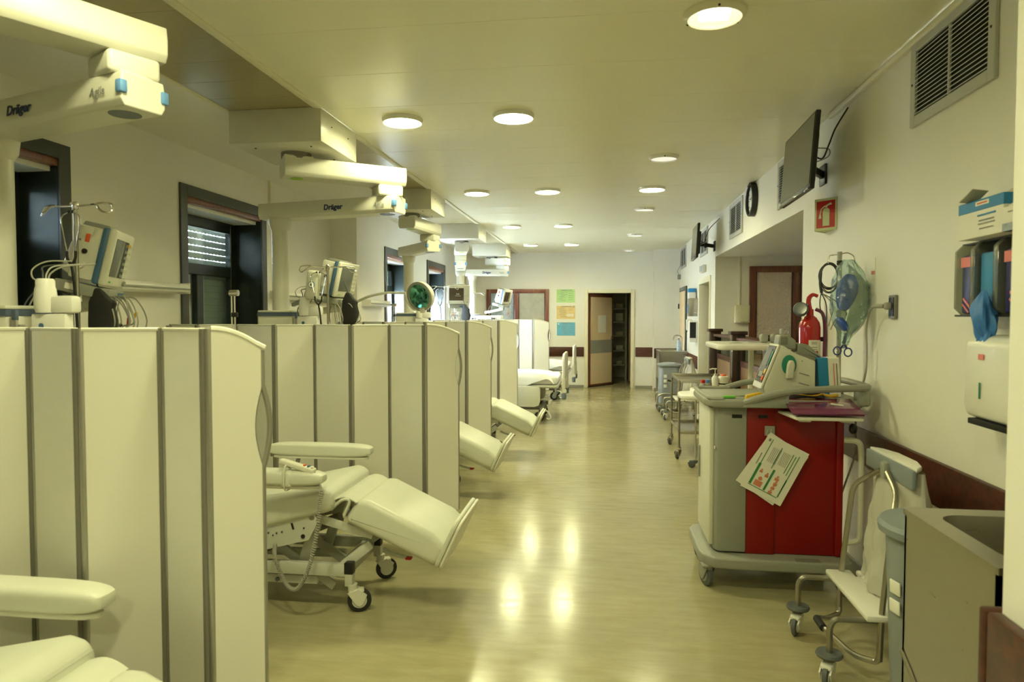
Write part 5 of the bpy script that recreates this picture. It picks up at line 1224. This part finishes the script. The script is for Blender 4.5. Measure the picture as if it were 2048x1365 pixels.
# pole on the cart with the breathing bag, leads, scissors
t = thing('cart_pole', 'steel pole with hooks rising behind the red cart', 'pole', (1.395, 4.315, 1.02))
G().cyl((0, 0, 0), (-.006, 0, .915), .0135, seg=16).build('stem', 'steel', t); G().box((0, 0, .05), (.05, .05, .06), bev=.01).build('clamp', 'greyplastic', t); G().cyl((-.005, 0, .835), (-.005, 0, .862), .0165, seg=16).build('collar', 'black', t)
for s2 in (-1, 1): G().tube([(-.005, 0, .90), (s2 * .04 - .005, -.01, .895 + .012 * (s2 > 0)), (s2 * .066, -.015, .89), (s2 * .074, -.016, .865), (s2 * .076, -.016, .845)], .004, smooth=5).build('hook', 'chrome', t)
t = thing('coiled_leads', 'dark leads coiled on the left hook of the cart pole', 'cable', (1.33, 4.32, 1.86))
for i in range(5):
    rx, rz, sh2 = .048 + .006 * (i % 3), .075 + .012 * (i % 2), .004 * i
    G().tube([(rx * math.cos(a) + .002 * i, -.006 + sh2, -rz + rz * math.sin(a) + .003 * i) for a in [k * 2 * math.pi / 24 for k in range(24)]], .0030, seg=6, closed=True).build('loop', 'dkcable', t)
G().tube([(-.045, 0, -.05), (-.048, -.004, -.11), (-.040, -.004, -.17)], .009, smooth=5).build('junction', 'dkcable', t)
for i in range(4): G().tube([(-.04, 0, -.17), (-.05 + .03 * i, -.01, -.22), (-.045 + .035 * i, -.006, -.27), (-.02 + .012 * i, 0, -.33 - .02 * i)], .0032, seg=6, smooth=5).build('lead', 'dkcable' if i < 2 else 'cable', t)
t = thing('breathing_bag', 'clear plastic bag holding a blue resuscitator on the cart pole', 'bag', (1.405, 4.215, 1.880))
def bagshape(u, v):
    a = u * 2 * math.pi; z = -.50 * v
    w = .022 + .085 * math.sin(min(1, v * 1.12) * math.pi) ** .75 if v < .9 else .022 + .05 * (1 - v) * 10 * .3
    sway = .02 * math.sin(v * 3.2) - .02 * v
    wr = .006 * math.sin(6 * a + 14 * v) + .004 * math.sin(11 * a - 23 * v)
    return Vector((sway + (w + wr) * math.cos(a), (w * .55 + wr) * math.sin(a), z))
G().sheet(bagshape, 36, 30).build('clear_wrap', 'clearbag', t)
G().sheet(lambda u, v: Vector((.055 + .045 * math.sin(v * 3.1) - .075 * v * v + .03 * (u - .5) + .004 * math.sin(20 * v), .03 + .02 * math.sin(u * 5 + v * 6), -.01 - .50 * v)) if False else Vector((.015 + (.135 * math.sin(v * math.pi) ** .8 - .05 * v * v) * u + .006 * math.sin(15 * v + 4 * u), .045 + .012 * math.sin(9 * v + 3 * u), -.02 - .50 * v)), 10, 28, .0015).build('paper_back', 'paper', t)
bm_ = TR((-.005, 0, -.185), (0, R(12), 0))
G(bm_).lathe([(.018, -.115), (.032, -.10), (.052, -.05), (.060, .0), (.056, .045), (.036, .085), (.022, .10)], seg=20, sx=1, sy=.7).build('blue_bellows', 'ambublue', t)
G(bm_).lathe([(.018, -.19), (.022, -.18), (.030, -.15), (.030, -.125), (.020, -.112)], seg=18).build('valve', 'acrylic', t)
G(TR((-.035, -.01, -.375), (0, R(55), 0))).lathe([(.02, -.02), (.045, -.012), (.050, .0), (.035, .02), (.02, .025)], seg=20).build('mask_cushion', 'ambublue', t)
t = thing('scissors', 'dark blue handled scissors hanging at the bottom of the cart pole', 'scissors', (1.397, 4.24, 1.45))
for s2 in (-1, 1):
    g = G(); g.bar((.014, 0, .0), (-s2 * .006, 0, -.06), .004, .013); g.tube([(-.006 + s2 * .030 + .021 * math.cos(a), 0, -.108 + .024 * math.sin(a) - .004 * s2) for a in [k * 2 * math.pi / 18 for k in range(18)]], .0042, seg=6, closed=True); g.bar((-s2 * .004, 0, -.055), (s2 * .018, 0, -.09), .005, .010); g.build('handle', 'scissor', t)
G().bar((.014, 0, 0.), (.022, 0, .05), .003, .008).build('blade', 'steel', t)

# ================================================================ FIRE EXTINGUISHER
t = thing('fire_extinguisher', 'red fire extinguisher hung on the wall end behind the cart', 'extinguisher', (1.425, 5.02, 1.17))
cy2 = G().lathe([(0, 0), (.060, 0), (.070, .012), (.072, .03), (.072, .30), (.066, .335), (.045, .37), (.026, .385), (.024, .43), (0, .43)], seg=28).build('cylinder', 'extred', t)
G().tube([(0, 0, .42), (-.01, 0, .47), (-.005, 0, .51), (.02, 0, .53), (.05, 0, .52)], [.018, .016, .014, .012], seg=10, smooth=5).build('carry_handle', 'extred', t)
G().lathe([(.0, 0), (.044, 0), (.05, .008), (.05, .03), (.042, .04), (0, .042)], TR((-.062, -.015, .425), (R(80), 0, R(-25)))).build('gauge', 'greyrubber', t); G().lathe([(0, 0), (.038, 0), (.038, .002), (0, .002)], TR((-.074, -.056, .433), (R(80), 0, R(-25)))).build('gauge_glass', 'screen_grey', t)
G().box((-.03, -.01, .46), (.05, .012, .012), bev=.003).build('blue_tag', 'blue_btn', t)
G().tube([(.03, -.02, .43), (.075, -.03, .40), (.090, -.04, .30), (.088, -.045, .10)], .012, seg=8, smooth=5).build('hose', 'purple', t)
lb = G(); n = 8
lbm = bmesh.new(); vs = []
for k in range(n + 1):
    a = R(-110 + 75 * k / n); vs.append((lbm.verts.new((.0735 * math.cos(a), .0735 * math.sin(a), .06)), lbm.verts.new((.0735 * math.cos(a), .0735 * math.sin(a), .215))))
for k in range(n): lbm.faces.new((vs[k][0], vs[k + 1][0], vs[k + 1][1], vs[k][1]))
lb._merge(lbm); lb = lb.build('label', 'paper', t)
for z, x, mm in ((.13, .02, 'signred'), (.09, .02, 'ltgreen')): G().lathe([(0, 0), (.012, 0), (.012, .001), (0, .001)], TR((.030, -.069, z), (R(90), 0, R(25)))).build('label_mark', mm, lb)
for z in (.20, .19, .165, .15): G().box((.012, -.0735, z), (.04, .001, .004), rot=(0, 0, R(10))).build('label_print', 'greyprint', lb)
G().box((.085, 0, .22), (.06, .05, .03), bev=.004).build('wall_bracket', 'black', t)

# ================================================================ TRAY CART, MAYO STAND, INSTRUMENT TROLLEY
t = thing('device_cart', 'cart with a white rounded top tray behind the red cart', 'cart', (1.12, 5.62, 0))
tr_ = G().prism(rrect(-.28, -.36, .27, .33, .07), .045, TR((0, 0, 1.318)), bev=.016, seg=4).build('top_tray', 'white', t)
for x, y in ((-.10, -.1), (.08, .1)): G().ell((x, y, 1.342), (.05, .03, .003)).build('recess', 'greyplastic', tr_)
G().cyl((.06, .12, .14), (.06, .12, 1.30), .022, seg=16).build('column', 'paleplastic', t)
G().prism(rrect(-.26, -.30, .22, .28, .05), .03, TR((0, 0, .80)), bev=.010).build('lower_shelf', 'paleplastic', t)
g = G(); g.bar((-.24, -.25, .125), (.24, .25, .125), .06, .04, bev=.01); g.bar((-.24, .25, .125), (.24, -.25, .125), .06, .04, bev=.01); g.build('base', 'greyplastic', t)
for x, y in ((-.24, -.25), (-.24, .25), (.24, -.25), (.24, .25)): castor(t, x, y, R(40), r=.045, fork='greyplastic', hz=.12)
t = thing('tablet_device', 'pale tablet device tilted on its stand behind the defibrillator', 'tablet', (1.16, 5.35, .817))
tm = TR((.03, 0, .19), (0, R(-48), 0))
G(tm).box((0, 0, 0), (.30, .20, .022), bev=.008).build('casing', 'black', t); G(tm).box((-.02, 0, .012), (.24, .17, .003)).build('display', 'pebble_blue', t)
G().bar((.10, 0, .0), (.05, 0, .19), .05, .02, bev=.004).build('stand', 'greyplastic', t); G().box((.08, 0, .008), (.16, .14, .016), bev=.005).build('foot', 'greyplastic', t)
t = thing('barcode_handset', 'two grey handsets lying on the white cart tray', 'device', (1.30, 5.62, 1.341))
for x in (-.05, .03): G().prism([(-.025, 0), (.025, 0), (.03, .05), (.02, .07), (-.02, .07), (-.03, .045)], .08, TR((x, 0, 0), (R(90), 0, 0)), bev=.012, seg=3).build('handset', 'greyplastic', t)
G().box((.085, 0, .055), (.022, .06, .11), bev=.008).build('cradle', 'greyplastic', t)
t = thing('mayo_stand', 'white oval tray stand on one thin wheeled leg frame left of the red cart', 'stand', (1.05, 7.10, 0))
wt = G().prism(rrect(-.30, -.24, .26, .24, .16, 8), .05, TR((0, 0, .745)), bev=.018, seg=3).build('tray', 'white', t)
G().prism(rrect(-.20, -.18, .26, .18, .12, 8), .05, TR((.02, 0, .790)), bev=.015, seg=3).build('upper_tray', 'white', t)
G().prism(rrect(-.17, -.15, .24, .15, .10, 8), .004, TR((.02, 0, .816))).build('tray_mat', 'greyplastic', t)
for i in range(6): G().box((-.03 + .034 * i, -.20, .80 + .004 * i), (.018, .006, .024)).build('slot', 'black', wt)
for x, y in ((-.125, .0), (.20, -.15), (.20, .15)):
    G().cyl((x, y, .07), (x, y, .73), .009, seg=10).build('leg', 'chrome', t)
    castor(t, x, y, R(-20), r=.036, fork='greyrubber', tyre='greyrubber', hz=.08, w=.02)
G().tube([(-.125, 0, .30), (.20, -.15, .30), (.20, .15, .30)], .007, closed=True).build('brace_ring', 'chrome', t)
t = thing('pump_bottle', 'white soap pump bottle on the stand behind the red cart', 'bottle', (1.10, 7.02, .819))
G().lathe([(0, 0), (.032, 0), (.034, .01), (.034, .11), (.020, .135), (.012, .14), (.012, .155), (0, .155)], seg=20).build('bottle', 'white', t); g = G(); g.cyl((0, 0, .15), (0, 0, .20), .005); g.tube([(.015, 0, .205), (-.03, 0, .206), (-.055, 0, .198)], .006); g.build('pump', 'white', t)
for x, y, mm, lab_ in ((.98, 7.0, 'signred', 'small jar with a red cap on the stand'), (1.03, 7.03, 'blue_btn', 'small jar with a blue cap on the stand')):
    t = thing('capped_jar', lab_, 'jar', (x, y, .819), 0, 'capped jars on the stand')
    G().lathe([(0, 0), (.036, 0), (.038, .01), (.030, .055), (.020, .065), (0, .065)], seg=18).build('jar', 'greyplastic', t); G().lathe([(.022, .064), (.022, .092), (.018, .096), (0, .096)], seg=16).build('cap', mm, t)
t = thing('gauze_roll', 'pale wrapped gauze roll with a dark band beside the pump bottle', 'roll', (1.185, 7.05, .819))
G().lathe([(0, 0), (.05, 0), (.055, .02), (.055, .11), (.045, .13), (0, .135)], seg=20).build('roll', 'paper', t); G().lathe([(.0565, .05), (.0565, .062), (.054, .062), (.054, .05)], seg=20).build('band', 'black', t); G().lathe([(0, .13), (.03, .135), (.025, .15), (0, .152)], seg=14).build('tip', 'orange', t)
t = thing('instrument_trolley', 'stainless steel two shelf instrument trolley on castors', 'trolley', (1.08, 8.0, 0))
for x in (-.27, .27):
    for y in (-.42, .42):
        G().cyl((x, y, .11), (x, y, .85), .0125, seg=12).build('leg', 'steel', t); castor(t, x, y, R(60 if x < 0 else 130), r=.048, fork='chrome', tyre='greyrubber', hz=.12, w=.024)
def tray_shelf(z, nm):
    s_ = G().span((-.27, -.42, z - .004), (.27, .42, z)).build(nm, 'steel', t)
    for p, q in (((-.27, -.42, z + .015), (.27, -.42, z + .015)), ((.27, -.42, z + .015), (.27, .42, z + .015)), ((.27, .42, z + .015), (-.27, .42, z + .015)), ((-.27, .42, z + .015), (-.27, -.42, z + .015))): G().bar(p, q, .012, .034, bev=.003).build('shelf_rim', 'steel', s_)
tray_shelf(.83, 'top_shelf'); tray_shelf(.27, 'lower_shelf')
for s2 in (-1, 1): G().cyl((s2 * .27, -.42, .765), (s2 * .27, .42, .765), .006, seg=8).build('side_rod', 'chrome', t)
G().cyl((-.29, .30, .775), (-.33, .30, .785), .010, seg=8).build('side_hook', 'black', t)

# ================================================================ NURSES COUNTER IN THE OPENING
t = thing('nurses_counter', 'dark wooden counter with square posts in the right hand opening', 'counter', (1.46, 7.72, 0))
for y in (1.66, .08, -1.50):
    p = G().span((-.07, y - .07, 0), (.07, y + .07, 1.345), bev=.004).build('post', 'darkwood', t); G().span((-.09, y - .09, 1.345), (.09, y + .09, 1.385), bev=.004).build('post_cap', 'darkwood', p)
    G().span((-.012, y - .072, .2), (.012, y - .068, 1.33)).build('groove', 'dark', p)
G().span((-.03, -1.50, 1.285), (.20, 1.60, 1.315), bev=.004).build('ledge', 'mahogany', t)
for a, b in ((-1.43, .0), (.15, 1.58)):
    G().span((.02, a, .10), (.05, b, 1.00), bev=.003).build('front_panel', 'oak', t); G().span((.015, a, 1.0), (.055, b, 1.06), bev=.003).build('panel_rail', 'mahogany', t); G().span((.03, a, 1.06), (.036, b, 1.285)).build('glass_pane', 'glass', t)
G().span((.05, -1.5, .72), (.75, 1.66, .755), bev=.004).build('desk_top', 'oak', t)
for y in (-1.45, 1.60): G().span((.68, y - .02, 0), (.73, y + .02, .72)).build('desk_leg', 'darkwood', t)
t = thing('desk_cabinet', 'oak cabinet standing inside the nurses alcove', 'cabinet', (3.05, 9.45, 0)); G().span((-.7, -.25, 0), (.7, .25, 1.15), bev=.005).build('body', 'oak', t); G().span((-.72, -.27, 1.15), (.72, .27, 1.19), bev=.005).build('top', 'darkwood', t)
for x in (-.35, .35): G().span((x - .32, -.265, .08), (x + .32, -.25, 1.1), bev=.004).build('door', 'oak', t)

# ================================================================ FAR RIGHT: SINK, BIN, DISPENSERS
t = thing('steel_sink', 'distant stainless steel sink cabinet below the tap', 'sink', (1.0, 12.70, 0))
g = G(); g.span((0, 0, .10), (.50, .012, .90)); g.span((0, .0, .38), (.012, .80, .90)); g.span((.488, 0, .10), (.50, .80, .90)); g.span((0, .788, .10), (.50, .80, .90)); g.bar((.0, .006, .40), (.16, .006, .02), .012, .05); g.span((.10, .02, 0), (.45, .78, .38)); g.build('cabinet', 'steel', t)
basin(rrect(-.006, -.006, .506, .806, .008), rrect(.05, .05, .42, .75, .06), .906, .2, 'basin', 'steel', t)
g = G(); g.tube(fillet([(.44, .4, .90), (.44, .4, 1.18), (.30, .4, 1.20), (.28, .4, 1.10)], .06), .012, seg=10); g.cyl((.44, .34, .92), (.44, .34, 1.0), .014); g.build('tap', 'chrome', t)
t = thing('soap_bottle', 'mint green soap bottle on the distant sink', 'bottle', (1.35, 12.78, .907)); G().lathe([(0, 0), (.04, 0), (.042, .02), (.042, .17), (.03, .20), (.014, .21), (.014, .24), (0, .24)], seg=18).build('bottle', 'pebble_blue', t); G().lathe([(.012, .24), (.03, .25), (.012, .27), (0, .27)], seg=12).build('cap', 'white', t)
t = thing('pedal_bin', 'blue grey plastic bin on castors in front of the distant sink', 'bin', (1.06, 11.45, 0))
G().prism(rrect(-.17, -.20, .17, .20, .07), .60, TR((0, 0, .43)), bev=.012).build('body', 'bin', t); G().prism(rrect(-.195, -.225, .195, .225, .08), .04, TR((0, 0, .75)), bev=.015, seg=3).build('lid', 'bin', t); G().ell((0, 0, .77), (.16, .19, .025)).build('lid_dome', 'bin', t)
for z in (.58, .50, .42): G().box((-.08, -.203, z), (.05, .006, .05), bev=.002).build('label_plate', 'paper', t)
G().tube(fillet([(-.20, -.22, .12), (-.20, -.22, .26), (-.12, -.22, .30), (.1, -.22, .30)], .06), .012).build('trolley_tube', 'steel', t); G().tube(fillet([(-.20, .22, .12), (-.20, .22, .26), (-.12, .22, .30), (.1, .22, .30)], .06), .012).build('trolley_tube', 'steel', t)
G().span((-.19, -.22, .11), (.19, .22, .135), bev=.006).build('trolley_base', 'greyplastic', t)
for x in (-.16, .16):
    for y in (-.19, .19): castor(t, x, y, R(70), r=.045, fork='greyplastic', tyre='greyrubber', hz=.11)
t = thing('glove_rack', 'distant steel glove holder on the wall beyond the side doorway', 'rack', (XR, 11.75, 1.55)); G().span((-.13, -.12, 0), (0, .25, .30), bev=.006).build('holder', 'steel', t); G().span((-.135, .10, .05), (-.128, .22, .20)).build('opening', 'blue_btn', t); G().box((-.10, .25, .10), (.05, .03, .16), bev=.012).build('pack', 'glove', t)
t = thing('glove_carton', 'distant white carton with blue top above the steel holder', 'carton', (XR - .08, 11.83, 1.852)); G().span((-.05, -.10, 0), (.06, .10, .10), bev=.002, seg=1).build('box', 'paper', t); G().span((-.052, -.102, .10), (.062, .102, .165), bev=.002, seg=1).build('blue_band', 'cardblue', t)
t = thing('soap_dispenser', 'small white soap dispenser under the distant glove holder', 'dispenser', (XR, 12.35, 1.33)); G().box((-.05, 0, .07), (.10, .11, .20), bev=.02, seg=3).build('body', 'white', t); G().box((-.07, 0, -.045), (.05, .05, .03), bev=.008).build('lever', 'black', t)
t = thing('towel_dispenser', 'distant white towel dispenser with a dark window', 'dispenser', (XR, 11.72, 1.13)); G().box((-.07, 0, .17), (.14, .26, .36), bev=.02, seg=3).build('body', 'white', t); G().box((-.08, -.131, .19), (.10, .004, .26)).build('window', 'dark', t)
t = thing('wall_sensor', 'small grey sensor box with a wire high on the far right wall', 'sensor', (XR, 14.25, 2.30)); G().box((-.03, 0, .05), (.06, .09, .10), bev=.01).build('case', 'greyplastic', t); G().tube([(-.03, 0, .10), (-.06, .03, .16), (-.04, -.03, .22), (-.01, -.05, .30), (-.006, -.05, .55)], .004, smooth=5).build('wire', 'dkcable', t)

# ================================================================ FAR WALL NOTICES, STORE ROOM
for i, (z, mm, w, h, lab_) in enumerate(((1.99, 'pgreen', .395, .285, 'green printed notice, top of three on the far wall'), (1.635, 'porange', .40, .285, 'orange printed notice, middle of three on the far wall'), (1.275, 'pblue', .395, .285, 'blue printed notice, lowest of three on the far wall'))):
    t = thing('wall_notice', lab_, 'notice', (-.835 + .004 * i, YF - .004, z), 0, 'coloured notices on the far wall')
    G().box((0, 0, 0), (w, .004, h)).build('sheet', mm, t)
    rnd = random.Random(i + 5)
    for k in range(11):
        zz = h * .42 - k * h * .078; x0 = rnd.uniform(-.17, -.10) * (1 if i < 2 else .6); L = rnd.uniform(.10, .17)
        G().box((x0 + L / 2, -.003, zz), (L, .002, .005)).build('print', 'greyprint', t)
        if k % 2 and not (i == 1 and k > 4): G().box((.11, -.003, zz), (.10, .002, .005)).build('print', 'greyprint', t)
    G().box((.02, -.003, h * .44), (.22, .002, .010)).build('print', 'greyprint', t)
    if i == 1:
        for k in range(6): G().box((.03 + .026 * k, -.003, -.06), (.020, .002, .055)).build('print', 'paper', t)
        G().lathe([(.012, 0), (.020, 0), (.020, .002), (.012, .002)], TR((.17, -.002, .125), (R(90), 0, 0)), seg=14, closed=True).build('print', 'greyprint', t)
    if i == 2: G().box((-.15, -.003, .05), (.025, .002, .025)).build('print', 'ltgreen', t); G().box((-.16, -.003, .11), (.03, .002, .03)).build('print', 'paper', t)
t = thing('storage_shelves', 'grey shelf rack inside the dark store room', 'shelf', (.30, 17.0, 0))
for x in (-.30, .22): G().span((x - .02, -.2, 0), (x + .02, -.16, 2.1)).build('upright', 'grey_paint', t); G().span((x - .02, .16, 0), (x + .02, .2, 2.1)).build('upright', 'grey_paint', t)
for z in (.35, .70, 1.05, 1.40, 1.72): G().span((-.32, -.2, z), (.24, .2, z + .025), bev=.003).build('shelf_board', 'grey_paint', t)
rnd = random.Random(2)
for i, z in enumerate((.375, .725, 1.075, 1.425, 1.745)):
    for k in range(2):
        w = rnd.uniform(.12, .2); h = rnd.uniform(.08, .2)
        tag(G().box((.30 - .18 + .24 * k, 17.0, z + h / 2), (w, .28, h), bev=.004).build('storage_box', ('paleplastic', 'card', 'slateblue', 'paper')[(i * 2 + k) % 4]), 'box on the %s shelf of the store room rack, %s side' % (('lowest', 'second', 'third', 'fourth', 'top')[i], ('left', 'right')[k]), 'box', 'boxes on the store room rack')
t = thing('wardrobe', 'brown wooden cupboard inside the dark store room', 'cabinet', (.86, 16.2, 0)); G().span((-.30, -.3, .06), (.32, .3, 2.2), bev=.005).build('body', 'oak', t); G().span((-.30, -.29, 0), (.32, .29, .06)).build('plinth', 'darkwood', t); G().span((-.29, -.315, .08), (.31, -.30, 2.19), bev=.003).build('door', 'oak', t); G().box((-.24, -.325, 1.05), (.015, .02, .14), bev=.004).build('handle', 'steel', t)
